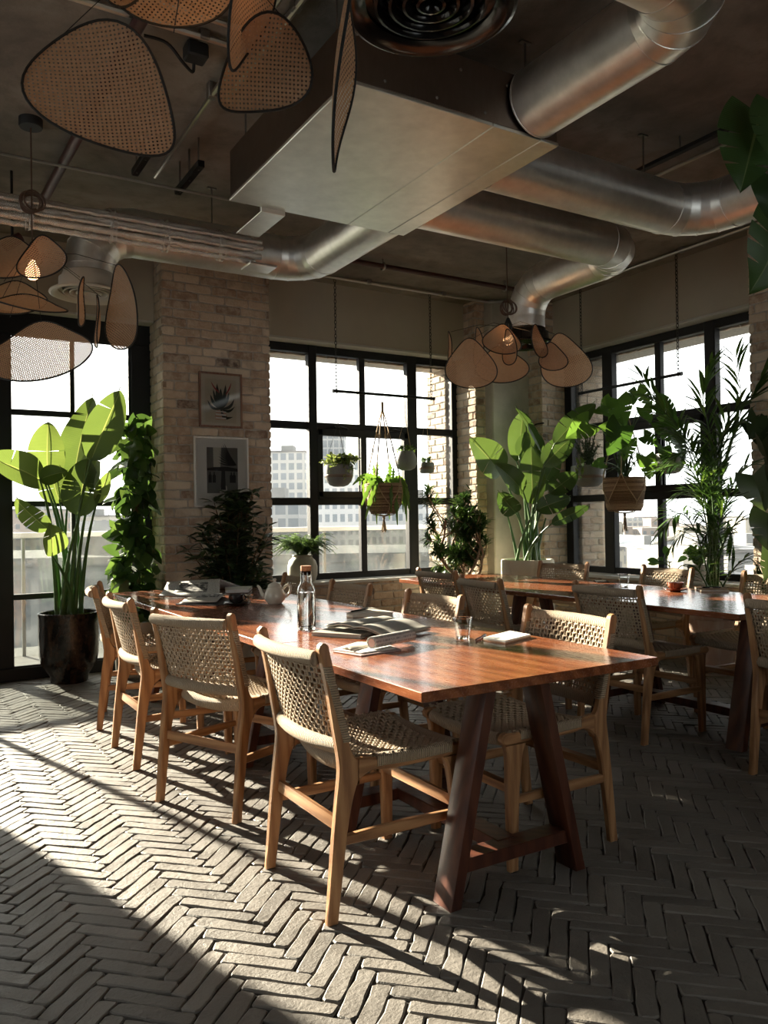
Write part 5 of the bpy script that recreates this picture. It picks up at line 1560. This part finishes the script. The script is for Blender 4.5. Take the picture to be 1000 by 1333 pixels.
# newspaper standing open like a tent
t = thing('newspaper', 'opened newspaper with a dark photograph, tented at the far end of the long table', 'newspaper', (1.72, 5.29, ZT + .0035))
a, b = V((-.265, .02, .001)), V((.055, -.275, .001)); c, d = V((-.15, .20, .075)), V((.21, .16, .080))
P = [[lerp(lerp(a, b, j/10), lerp(c, d, j/10), i/8) + V((0, 0, -.016*math.sin(PI*i/8))) for i in range(9)] for j in range(11)]
sheet(P, 'newsprint', 'front_page', t, .002)
q = lambda u, v: lerp(lerp(a, b, u), lerp(c, d, u), v) + V((0, 0, -.016*math.sin(PI*v))) + (b-a).cross(c-a).normalized()*(.0012)
sheet([[q(lerp(.22, .78, j/8), lerp(.36, .88, i/8)) for i in range(9)] for j in range(9)], 'photo_print', 'photograph', t, .0004)
e, f = V((.30, -.07, .001)), V((.40, .13, .002))
sheet([[lerp(lerp(d, c, j/8), lerp(f, V((.10, .34, .001)), j/8), i/8) for i in range(9)] for j in range(9)], 'newsprint', 'back_page', t, .002)
slab('folded_section', 'newsprint', t, [(.16, -.10), (.30, -.16), (.43, .10), (.24, .14)], .001, .022)
t = thing('magazine', 'dark-covered magazine lying open beside the coffee cup', 'magazine', (1.62, 4.80, ZT))
slab('cover', 'cover_dark', t, [(-.235, -.12), (-.06, -.33), (.07, -.26), (.17, .17), (-.05, .20)], 0, .006)
P = [[V((lerp(-.215 + .17*i/8, .0 + .20*i/8, j/8), lerp(-.13 - .165*i/8, .18 - .03*i/8, j/8), .008 + .020*math.sin(PI*j/8)*(1-.3*i/8) + .012*i/8)) for i in range(9)] for j in range(9)]
sheet(P, 'paper_grey', 'open_page', t, .002)
P = [[p + V((.02, .02, .006)) for p in r[2:8]] for r in P[2:8]]
sheet(P, 'photo_print', 'page_picture', t, .0006)
def saucer_cup(t, cm, sm, handle_a, r=.042, h=.052, bowl_=True):
    m = MB(); m.lathe([(0, .002), (.03, 0), (.034, .003), (.066, .012), (.074, .017), (.073, .020), (.064, .016), (.03, .007), (0, .007)], (0, 0, 0), 36); m.build('saucer', M[sm], t)
    m = MB(); m.lathe([(0, .009), (.020, .008), (.024, .012), (r*.86, .026), (r*.98, .044), (r, h+.008), (r-.003, h+.008), (r*.94, .044), (r*.8, .028), (0, .020)], (0, 0, 0), 36)
    c = m.build('cup', M[cm], t)
    m = MB(); ca, sa = math.cos(handle_a), math.sin(handle_a)
    m.tube([(ca*x, sa*x, z) for x, z in ((r*.93, .05), (r+.014, .053), (r+.024, .044), (r+.020, .032), (r*.86, .026))], .0042, 7); m.build('handle', M[cm], c)
    m = MB(); m.disc((0, 0, h-.004), r*.94, 28); m.build('coffee', M['coffee'], c)
t = thing('coffee_cup', 'black coffee cup on a black saucer beside the magazine', 'cup', (1.665, 4.42, ZT)); saucer_cup(t, 'cup_black', 'cup_black', .3, .045, .054)
t = thing('coffee_cup', 'brown glazed cup on a saucer on the far table', 'cup', (4.215, 3.405, ZT)); saucer_cup(t, 'cup_brown', 'cup_brown', -2.6, .050, .050)
t = thing('sugar_bowl', 'little glass bowl of brown sugar lumps next to the black cup', 'bowl', (1.765, 4.52, ZT))
m = MB(); m.lathe([(0, 0), (.022, 0), (.024, .004), (.036, .034), (.042, .052), (.040, .052), (.034, .034), (.022, .006), (0, .005)], (0, 0, 0), 10); m.build('glass_bowl', M['thin_glass'], t, smooth=20)
m = MB()
for k in range(13):
    a_ = rnd.uniform(0, 6.28); r_ = rnd.uniform(0, .021); m.tint = rnd.random()
    m.box(-.007, -.007, -.006, .007, .007, .006, .0015, Matrix.Translation((r_*math.cos(a_), r_*math.sin(a_), .014 + .045*rnd.random()*(1 - r_/.05))) @ Matrix.Rotation(rnd.uniform(0, 3), 4, rvec(1)))
tag(m.build('sugar_lumps', M['sugar'], t), kind='stuff')
# teapot
t = thing('teapot', 'small cream teapot with a knobbed lid', 'teapot', (1.885, 4.375, ZT), D(-32))
m = MB(); m.lathe([(0, .002), (.040, 0), (.044, .006), (.058, .022), (.063, .042), (.058, .066), (.046, .088), (.040, .098), (.036, .100)], (0, 0, 0), 36); body = m.build('body', M['cream_glaze'], t, smooth=60)
m = MB(); m.lathe([(.041, .096), (.042, .101), (.036, .112), (.022, .122), (.009, .127), (.007, .132), (.012, .139), (.011, .145), (.005, .149), (0, .150)], (0, 0, 0), 30); m.build('lid', M['cream_glaze'], t, smooth=60)
m = MB(); m.tube(spline([(-.052, 0, .040), (-.072, 0, .052), (-.083, 0, .078), (-.092, 0, .098), (-.104, 0, .106)], 4), [.016]*2+[.015, .014, .013, .012, .011, .0105, .010, .009, .009, .0085, .008, .008, .0075, .007, .007], 10); m.build('spout', M['cream_glaze'], t, smooth=180)
m = MB(); m.tube(spline([(.048, 0, .086), (.066, 0, .104), (.086, 0, .108), (.094, 0, .090), (.088, 0, .064), (.070, 0, .044), (.056, 0, .036)], 4), .006, 8, flat=1.2); m.build('handle', M['cream_glaze'], t, smooth=180)
# bottle with cork
t = thing('water_bottle', 'tall clear glass bottle of water with a cork stopper', 'bottle', (1.545, 3.235, ZT))
m = MB(); m.lathe([(0, .001), (.036, 0), (.040, .004), (.041, .012), (.041, .172), (.038, .190), (.028, .206), (.0255, .215), (.025, .262), (.0225, .262), (.0225, .216), (.025, .206), (.035, .189), (.0382, .172), (.0382, .016), (.034, .012), (0, .011)], (0, 0, 0), 40); m.build('glass', M['clear_glass'], t, smooth=50)
m = MB(); m.lathe([(0, .0125), (.0335, .0135), (.0376, .0175), (.0376, .168), (.0, .168)], (0, 0, 0), 36); m.build('water', M['water'], t, smooth=50)
m = MB(); m.lathe([(0, .244), (.0215, .244), (.0222, .262), (.0235, .2625), (.0245, .283), (.0235, .285), (0, .285)], (0, 0, 0), 28); m.build('cork_stopper', M['cork'], t, smooth=40)
def tumbler(lab, x, y, sc=1.0):
    t = thing('water_glass', lab, 'glass', (x, y, ZT)); n = 20; m = MB()
    def ring(r, z, fl=0): return [V((r*(1 + (fl if k % 2 else -fl))*math.cos(2*PI*k/(2*n)), r*(1 + (fl if k % 2 else -fl))*math.sin(2*PI*k/(2*n)), z)) for k in range(2*n)]
    P = [ring(.0275*sc, .008, .01), ring(.029*sc, .014, .02), ring(.0345*sc, .055*sc, .018), ring(.0385*sc, .074*sc), ring(.040*sc, .086*sc)]
    m.grid(P, cv=True, flip=True); g = m.build('glass', M['tumbler_glass'], t, smooth=30)
    m = MB(); m.lathe([(0, .0005), (.0255*sc, 0), (.0278*sc, .003), (.0278*sc, .0085), (0, .0095)], (0, 0, 0), 36); m.build('glass_base', M['clear_glass'], g, smooth=40)
    m = MB(); m.tube([(.040*sc*math.cos(2*PI*k/36), .040*sc*math.sin(2*PI*k/36), .086*sc) for k in range(36)], .0011, 6, closed=True); m.build('rim', M['clear_glass'], g, smooth=180)
    m = MB(); m.disc((0, 0, .064*sc), .0355*sc, 36); m.build('water', M['tumbler_glass'], t)
tumbler('faceted water glass on the square end table, beside the pen', 1.945, 2.615, .98)
tumbler('faceted water glass on the far table, right of the dark phone', 4.24, 3.85, 1.0)
# notebook with black pen
t = thing('notebook', 'pale notebook lying before the chair that faces the bottle', 'notebook', (2.02, 3.545, ZT))
slab('pages', 'paper_cream', t, [(-.105, .0), (-.10, -.055), (.09, -.125), (.115, .125), (.08, .14)], .0015, .018); slab('cover', 'card_brown', t, [(-.108, .002), (-.103, -.060), (.093, -.129), (.118, .127), (.082, .143)], 0, .0015); slab('cover', 'paper_cream', t, [(-.108, .002), (-.103, -.060), (.093, -.129), (.118, .127), (.082, .143)], .018, .0205)
def pen(lab, p, q, mat, z):
    t = thing('pen', lab, 'pen', (p[0], p[1], z)); d_ = V((q[0]-p[0], q[1]-p[1], 0)); L = d_.length; d_.normalize()
    m = MB(); m.tube([d_*0, d_*.012, d_*.014, d_*(L*.6)], [.0012, .0042, .0048, .0050], 10); m.build('barrel', M[mat], t)
    m = MB(); m.tube([d_*(L*.6), d_*(L*.97), d_*L], [.0054, .0054, .004], 10); cp = m.build('cap', M['black_gloss'], t)
    m = MB(); m.tube([d_*(L*.66) + V((0, 0, .0065)), d_*(L*.95) + V((0, 0, .0068))], .0011, 5); m.build('clip', M['steel_rod'], cp)
pen('black pen resting on the pale notebook', (1.925, 3.525), (2.07, 3.60), 'black_gloss', ZT + .0263)
pen('dark red pen between the water glass and the notepad', (1.93, 2.515), (2.05, 2.60), 'pen_red', ZT + .0058)
t = thing('notepad', 'small white notepad with kraft edges near the table corner', 'notepad', (2.078, 2.50, ZT))
slab('backing', 'card_brown', t, [(-.105, .019), (-.091, -.10), (.098, -.031), (.101, .101)], 0, .006); slab('pages', 'paper_white', t, [(-.104, .018), (-.090, -.099), (.097, -.031), (.100, .100)], .006, .0135)
# grey closed book under an open book
t = thing('book', 'flat grey closed book partly under the open grey book', 'book', (1.66, 3.02, ZT))
slab('cover', 'cloth_grey', t, [(-.185, .03), (-.055, -.172), (.10, -.06), (.0, .14)], 0, .003); slab('pages', 'paper_grey', t, [(-.18, .03), (-.055, -.166), (.095, -.058), (.0, .135)], .003, .014); slab('cover', 'cloth_grey', t, [(-.185, .03), (-.055, -.172), (.10, -.06), (.0, .14)], .014, .017)
t = thing('open_book', 'open grey clothbound book lying face up by the water glass', 'book', (1.765, 2.93, ZT + .0315))
sp0, sp1 = V((-.150, -.005, .0)), V((.130, .118, .0))     # the gutter
for s, w0, w1, nm in ((1, V((.045, -.205, .002)), V((.050, -.205, .002)), 'right_half'), (-1, V((-.070, .130, .002)), V((-.055, .120, .002)), 'left_half')):
    P = []
    for j in range(11):
        g = lerp(sp0, sp1, j/10); w = lerp(w0, w1, j/10)
        P.append([g + w*(i/8) + V((0, 0, .003 + .010*math.sin(PI*min(1, i/8*1.3+.02))**.8 - (.021*(i/8)**1.3 if s > 0 else 0))) for i in range(9)])
    if s < 0: P = P[::-1]
    h_ = sheet(P, 'paper_grey', 'page_block', t, .006); sheet([[p + V((0, 0, .0009)) for p in r] for r in P], 'cloth_grey', 'page', h_, .0008)
    sheet([[g2 - V((0, 0, .0075)) for i, g2 in enumerate(r)] for r in P], 'cloth_grey', 'cover', t, .002)
# magazines with rolled paper
t = thing('magazine_stack', 'two thin pale magazines lying by the table edge under the rolled paper', 'magazine', (1.50, 2.59, ZT))
slab('lower_magazine', 'cover_pink', t, [(-.14, .035), (-.104, -.108), (.085, -.075), (.115, .09), (.03, .14)], 0, .005); slab('upper_magazine', 'paper_white', t, [(-.135, .05), (-.09, -.085), (.07, -.06), (.10, .10), (.02, .145)], .005, .010)
P = [[V((lerp(-.11, .03, j/6), lerp(.04, .12, j/6) - .09*i/6, .012 + .012*math.sin(PI*i/6)*(1-j/8))) for i in range(7)] for j in range(7)]
sheet(P, 'paper_cream', 'loose_page', t, .001)
t = thing('rolled_newspaper', 'rolled-up newspaper tube lying on the pale magazines', 'newspaper', (1.59, 2.585, ZT + .0108))
d_ = V((.226, .078, 0)).normalized(); n_ = V((-d_.y, d_.x, 0)); m = MB(); P = []
for j in range(15):
    row = []
    for k in range(57):
        a_ = k*2*PI/19; r_ = .0225 - .0022*k/19; row.append(d_*(-.12 + .24*j/14) + n_*(r_*math.cos(a_)) + V((0, 0, .0228 + r_*math.sin(a_))))
    P.append(row)
sheet(P, 'newsprint', 'paper_roll', t, .0008)
m = MB(); m.tube([d_*-.1195 + V((0, 0, .0228)), d_*-.05 + V((0, 0, .0228))], .0155, 16); m.build('inner_roll', M['eraser'], t)
# far table
t = thing('phone', 'dark phone lying flat on the far table left of the glass', 'phone', (4.43, 4.24, ZT), D(-38))
m = MB(); m.box(-.045, -.09, 0, .045, .09, .008, .003); m.build('body', M['cover_dark'], t)
m = MB(); m.box(-.042, -.086, .008, .042, .086, .0085); m.build('screen', M['phone_glass'], t)
t = thing('notebook', 'tan notebook on the far table right of the brown cup', 'notebook', (4.46, 3.31, ZT))
q = [(-.14, .0), (-.115, -.135), (.12, .0), (.07, .09)]
q = rect(-.03, -.01, .17, .20, D(-42))
slab('cover', 'card_brown', t, q, 0, .002); slab('pages', 'paper_cream', t, rect(-.03, -.01, .165, .195, D(-42)), .002, .013); slab('cover', 'card_brown', t, q, .013, .0155)
t = thing('sunglasses', 'folded dark sunglasses on the tan notebook', 'sunglasses', (4.44, 3.31, ZT + .0158), D(-42))
for x in (-.033, .033):
    m = MB(); m.lathe([(0, 0), (.024, 0), (.026, .004), (.024, .008), (0, .009)], (x, 0, 0), 18, sq=(1, .8)); m.build('lens', M['phone_glass'], t)
m = MB(); m.tube([(-.010, .008, .006), (0, .012, .007), (.010, .008, .006)], .002, 6); m.build('bridge', M['black_gloss'], t)
for s in (-1, 1):
    m = MB(); m.tube([(s*.058, .004, .006), (s*.055, -.02, .008), (-s*.03, -.026, .008)], .0022, 6); m.build('temple', M['black_gloss'], t)

# ================================================================ pictures on the pier
def picture(lab, x0, x1, z0, z1, fw_, fmat, depth=.022):
    t = thing('framed_picture', lab, 'picture', ((x0+x1)/2, 6.462, (z0+z1)/2), 0, None)
    w, h = (x1-x0)/2, (z1-z0)/2
    fr = MB(); fr.box(-w, -depth, -h, -w+fw_, 0, h, .002); fr.build('frame_side', M[fmat], t)
    fr = MB(); fr.box(w-fw_, -depth, -h, w, 0, h, .002); fr.build('frame_side', M[fmat], t)
    fr = MB(); fr.box(-w+fw_, -depth, h-fw_, w-fw_, 0, h, .002); fr.build('frame_rail', M[fmat], t)
    fr = MB(); fr.box(-w+fw_, -depth, -h, w-fw_, 0, -h+fw_, .002); fr.build('frame_rail', M[fmat], t)
    m = MB(); m.box(-w+fw_*.5, -.010, -h+fw_*.5, w-fw_*.5, -.004, h-fw_*.5); m.build('mount', M['paper_white'] if fmat == 'frame_white' else M['paper_cream'], t)
    m = MB(); m.box(-w+fw_*.7, -.0165, -h+fw_*.7, w-fw_*.7, -.015, h-fw_*.7); m.build('glazing', M['thin_glass'], t)
    return t, w, h
simple('print_beige', (.60, .54, .42), .8); simple('print_green', (.018, .028, .022), .8); simple('print_red', (.36, .03, .035), .8); simple('print_pink', (.58, .36, .26), .8); simple('print_grey', (.17, .165, .155), .7); simple('print_black', (.02, .02, .022), .7); simple('print_reflection', (.55, .52, .44), .7)
t, w, h = picture('print of a dark plant with red spikes and a striped pot, walnut frame', 2.126, 2.503, 2.010, 2.470, .016, 'frame_walnut')
def flat(m, pts, y): 
    b = len(m.v)
    for x, z in pts: m.v.append((x, y, z))
    m.face([b+k for k in range(len(pts))])
m = MB(); flat(m, [(-.135, -.19), (.135, -.19), (.135, .175), (-.135, .175)], -.0104); pr = m.build('print', M['print_beige'], t, smooth=0)
def blade(m, x0, z0, x1, z1, w_, y, bend=0.0):
    d_ = V((x1-x0, z1-z0)); L = d_.length; d_.normalize(); n_ = V((-d_.y, d_.x)); P, Q = [], []
    for i in range(9):
        u = i/8; c = V((x0, z0)) + d_*L*u + n_*(bend*math.sin(PI*u)); k = w_*math.sin(PI*min(1, .12+.88*u))**.8 if u < 1 else 0
        P.append(c + n_*k); Q.append(c - n_*k)
    flat(m, [tuple(p) for p in P] + [tuple(p) for p in Q[::-1]], y)
m = MB()
for x1, z1, w_, bd in ((-.03, .14, .018, .01), (.045, .135, .016, -.01), (-.115, -.005, .012, .03), (.12, .02, .013, -.03), (-.09, .045, .013, .02), (.075, .075, .014, -.015), (.125, -.045, .011, -.03), (-.065, .09, .013, .012), (.11, -.135, .016, -.045), (.0, .10, .02, 0)):
    blade(m, .0, -.075, x1, z1, w_, -.0108, bd)
m.build('printed_leaves', M['print_green'], pr, smooth=0)
m = MB(); blade(m, -.01, .06, -.085, .155, .006, -.0110, .008); blade(m, .045, .05, .095, .155, .006, -.0110, -.006); m.build('printed_spikes', M['print_red'], pr, smooth=0)
m = MB(); flat(m, [(-.045, -.165), (.04, -.165), (.055, -.13), (.035, -.085), (-.035, -.085), (-.052, -.125)], -.0107); m.build('printed_pot', M['print_pink'], pr, smooth=0)
m = MB()
for z0, z1 in ((-.155, -.142), (-.128, -.112), (-.10, -.09)): flat(m, [(-.046, z0), (.044, z0-.004), (.046, z1-.004), (-.046, z1)], -.0109)
m.build('printed_stripes', M['paper_white'], pr, smooth=0)
t, w, h = picture('black and white photograph with a wide pale mount in a thin white frame', 2.076, 2.552, 1.343, 1.930, .014, 'frame_white')
m = MB(); flat(m, [(-.127, -.178), (.143, -.178), (.143, .205), (-.127, .205)], -.0104); pr = m.build('print', M['print_grey'], t, smooth=0)
m = MB(); flat(m, [(-.07, .04), (-.01, .04), (.0, .205), (-.072, .205)], -.0106); flat(m, [(-.02, -.175), (.05, -.175), (.045, -.12), (.0, -.09)], -.0106); m.build('printed_reflection', M['print_reflection'], pr, smooth=0)  # pale patches, the reflection on the glass drawn into the image
m = MB(); flat(m, [(-.127, .012), (.143, .005), (.14, .03), (.05, .045), (-.06, .04), (-.127, .03)], -.0108); flat(m, [(-.01, -.15), (.035, -.15), (.03, .02), (.0, .02)], -.0108)
for k in range(9): blade(m, .13, .06, .13 - .16*math.cos(.12*k-.1), .06 + .19*math.sin(.10+.15*k), .006, -.0107, .01)
for x in (-.10, -.065, .085, .11): flat(m, [(x-.014, -.09), (x+.014, -.09), (x+.014, -.03), (x+.005, -.02), (x+.005, .0), (x-.005, .0), (x-.005, -.02), (x-.014, -.03)], -.0107)
m.build('printed_shapes', M['print_black'], pr, smooth=0)
# black pipe and switch gear on the corner pier
t = thing('wall_pipe', 'thin black pipe running down the white brick reveal beside the right window', 'pipe', (5.655, 6.30, 1.2))
m = MB(); m.tube(spline([(0.0, -.14, .98), (-.012, -.10, .98), (-.018, -.02, .97), (-.018, .02, .90), (-.018, .02, .3), (-.018, .02, -.28)], 5), .008, 8); m.build('pipe', M['black_iron'], t)
m = MB(); m.box(-.055, -.01, -.85, -.008, .05, -.24, .006); m.build('casing', M['black_matte'], t)
# ================================================================ outside: terrace and city
rnd = random.Random(61)
def m_facade(name, wall_c, glass_c, sx, sz, mort):
    t = NT(name); c = t.coord('Object')
    s = t.n('ShaderNodeSeparateXYZ'); t.l(c, s.inputs[0])
    h = t.math('ADD', s.outputs[0], s.outputs[1])
    def frac(x, k): return t.math('FRACT', t.math('DIVIDE', x, k))
    fx = t.math('GREATER_THAN', t.math('ABSOLUTE', t.math('SUBTRACT', frac(h, sx), .5)), .5 - mort)
    fz = t.math('GREATER_THAN', t.math('ABSOLUTE', t.math('SUBTRACT', frac(s.outputs[2], sz), .5)), .5 - mort)
    f = t.math('MAXIMUM', fx, fz)
    n = t.noise(t.mapping(c, (.3, .3, .3)), 1, 2)
    M[name] = t.done(t.pbsdf(t.mix(f, t.mix(n, glass_c, tuple(min(1, x*1.5) for x in glass_c)), wall_c), .6))
m_facade('facade_fins', (.36, .36, .36), (.13, .145, .16), 2.0, 3.4, .20)
m_facade('facade_grid', (.33, .32, .30), (.14, .15, .16), 2.6, 3.2, .16)
m_facade('facade_brick', (.23, .19, .165), (.10, .105, .11), 3.0, 3.3, .28)
m_facade('facade_pale', (.31, .29, .25), (.14, .14, .14), 3.4, 3.4, .30)
m_facade('facade_office', (.20, .205, .205), (.08, .09, .10), 2.4, 3.6, .10)
simple('city_cream', (.36, .33, .27), .9, var=.05, scale=.3); simple('city_grey', (.17, .17, .165), .9, var=.15, scale=.2); simple('city_roof', (.16, .155, .15), .9, var=.2, scale=.2)
simple('city_ground', (.14, .14, .13), .95, var=.35, scale=.05); simple('terrace_slab', (.13, .127, .118), .8, var=.25, scale=3, bump=.2, bscale=20); simple('rail_white', (.72, .72, .70), .5)
simple('glass_roof', (.22, .235, .245), .4, var=.1, scale=.3)
m = MB(); m.box(-14, 7.3, -.35, 9.2, 8.9, -.03)
structure(m.build('terrace_floor', M['terrace_slab']))
t = thing('glass_balustrade', 'glass balustrade with a white top rail outside the back windows', 'balustrade', (0, 8.30, 0))
x = -7.0; k = 0
while x < 9.0:
    m = MB(); m.box(x+.01, -.006, -.03, x+1.59, .006, 1.09); m.build('glass_panel', M['rail_glass'], t)
    m = MB(); m.box(x-.015, -.02, -.03, x+.015, .02, 1.09, .003); m.build('post', M['steel_rod'], t)
    x += 1.6
m = MB(); m.box(-7.0, -.035, 1.09, 9.0, .035, 1.145, .006); m.build('top_rail', M['rail_white'], t)
GZ = -34.0
m = MB(); m.box(-900, 12, GZ-1, 900, 1400, GZ); m.box(10, -600, GZ-1, 900, 12, GZ)
structure(m.build('ground', M['city_ground']))
CG = 'pale low buildings in the city beyond the right window'
def building(lab, x, y, w, d, top, mat, rz=0, group=None, roof=True, base=GZ):
    t = thing('building', lab, 'building', (x, y, base), rz, group)
    m = MB(); m.box(-w/2, -d/2, 0, w/2, d/2, top-base); m.build('block', M[mat], t, smooth=0)
    if roof:
        m = MB(); m.box(-w/2-.2, -d/2-.2, top-base, w/2+.2, d/2+.2, top-base+.5); r = m.build('roof', M['city_roof'], t, smooth=0)
        m = MB(); m.box(-w*.2, -d*.2, top-base+.5, w*.15, d*.25, top-base+2.6); m.build('plant_room', M['city_grey'], r, smooth=0)
    return t
def at(px, depth):      # ground position at a bearing (lateral / forward ratio) and distance
    fx, fy = math.sin(.543823), math.cos(.543823); l = px
    return (fx*depth + fy*l*depth, fy*depth - fx*l*depth)
YAW = -.543823
def bld(lab, l0, l1, depth, top, mat, group=None, d=18, **k):
    x, y = at((l0+l1)/2, depth + d/2)
    return building(lab, x, y, abs(l1-l0)*depth, d, top, mat, YAW, group, **k)
bld('pale apartment tower with a planted roof, seen in the left column of the back window', -.140, -.094, 260, 23.5, 'facade_grid', d=16)
bld('tall slim grey tower behind the hanging bowl planter', -.079, -.047, 330, 36.0, 'facade_office', d=16)
bld('white finned office block behind the hanging cactus basket', -.081, -.026, 210, 16.5, 'facade_fins', d=24)
bld('lower white finned wing right of the office block', -.026, .09, 240, 7.5, 'facade_fins', d=20)
bld('grey low building across the street, just above the balustrade rail at left', -.16, -.10, 150, 5.0, 'facade_office', d=14)
bld('long grey building across the street behind the glass balustrade', -.62, .14, 46, -1.2, 'facade_office', d=14)
bld('distant block seen past the strelitzia leaves through the glass door', -.47, -.40, 240, 5.5, 'facade_brick', d=18)
bld('distant pale block right of the strelitzia through the glass door', -.40, -.33, 260, 3.5, 'facade_pale', d=18)
# right window
bld('blank cream wall block below the arched station roof', .345, .395, 95, -3.0, 'city_cream', d=14, roof=False)
bld('long grey shed roof in the city right of the pier', .335, .47, 120, -4.6, 'city_grey', d=22)
for lab, l0, dp in (('left arched glass station roof in the hazy distance', .300, 250), ('right arched glass station roof in the hazy distance', .398, 250)):
    x, y = at(l0 + .024, dp + 30)
    t = thing('station_hall', lab, 'station', (x, y, GZ), YAW)
    m = MB(); P = []
    for j in (0, 1): P.append([(12.0*math.cos(PI*q/24), -30 + 60*j, 15.5 + 12.5*math.sin(PI*q/24)) for q in range(25)])
    m.grid(P, uv=False); n = len(m.v); m.face(list(range(25))); m.box(-12, -30, 0, 12, 30, 15.5); m.build('vault', M['glass_roof'], t, smooth=30)
    m = MB(); m.tube([(12.0*math.cos(PI*q/24), -30.2, 15.5 + 12.5*math.sin(PI*q/24)) for q in range(25)], .7, 6); m.box(-13, -31, 0, -11, -29.5, 17); m.box(11, -31, 0, 13, -29.5, 17); m.build('arch_rim', M['city_cream'], t, smooth=30)
x, y = at(.262, 140)
t = thing('spire_roof', 'pointed white pyramid roof left of the hanging basket, far out in the city', 'roof', (x, y, GZ), YAW)
m = MB(); m.lathe([(4.2, 14), (0, 23)], (0, 0, 0), 4); m.box(-3.4, -3.4, 0, 3.4, 3.4, 14); m.build('pyramid', M['rail_white'], t, smooth=0)
used = [(33, 42, 92, 113), (42, 64, 116, 147), (74, 136, 244, 316), (140*.24, 140*.29, 130, 150)]
k = 0
for _ in range(600):
    if k >= 60: break
    l = rnd.uniform(.20, .56); dp = rnd.uniform(75, 440); w_ = rnd.uniform(.018, .05); dd = rnd.uniform(8, 20)
    q = (l*dp - 1.5, (l+w_)*dp + 9, dp - 2, dp + dd + 3)
    mid = (l + w_/2)*(dp + dd/2); q = (mid - w_*dp/2 - 1.5, mid + w_*dp/2 + 1.5, dp - 2, dp + dd + 3)
    if any(q[0] < u[1] and q[1] > u[0] and q[2] < u[3] and q[3] > u[2] for u in used): continue
    used.append(q); k += 1
    top = rnd.uniform(-12, -5) + dp*.012 + (rnd.uniform(0, 4) if dp > 250 else 0)
    top = min(top, 4.5 if dp > 250 else -.028*dp - 1)
    bld('pale low building in the hazy city beyond the right window', l, l + w_, dp, top, rnd.choice(('facade_pale', 'facade_brick', 'facade_grid', 'city_cream', 'facade_pale')), CG, d=dd, roof=dp < 200)
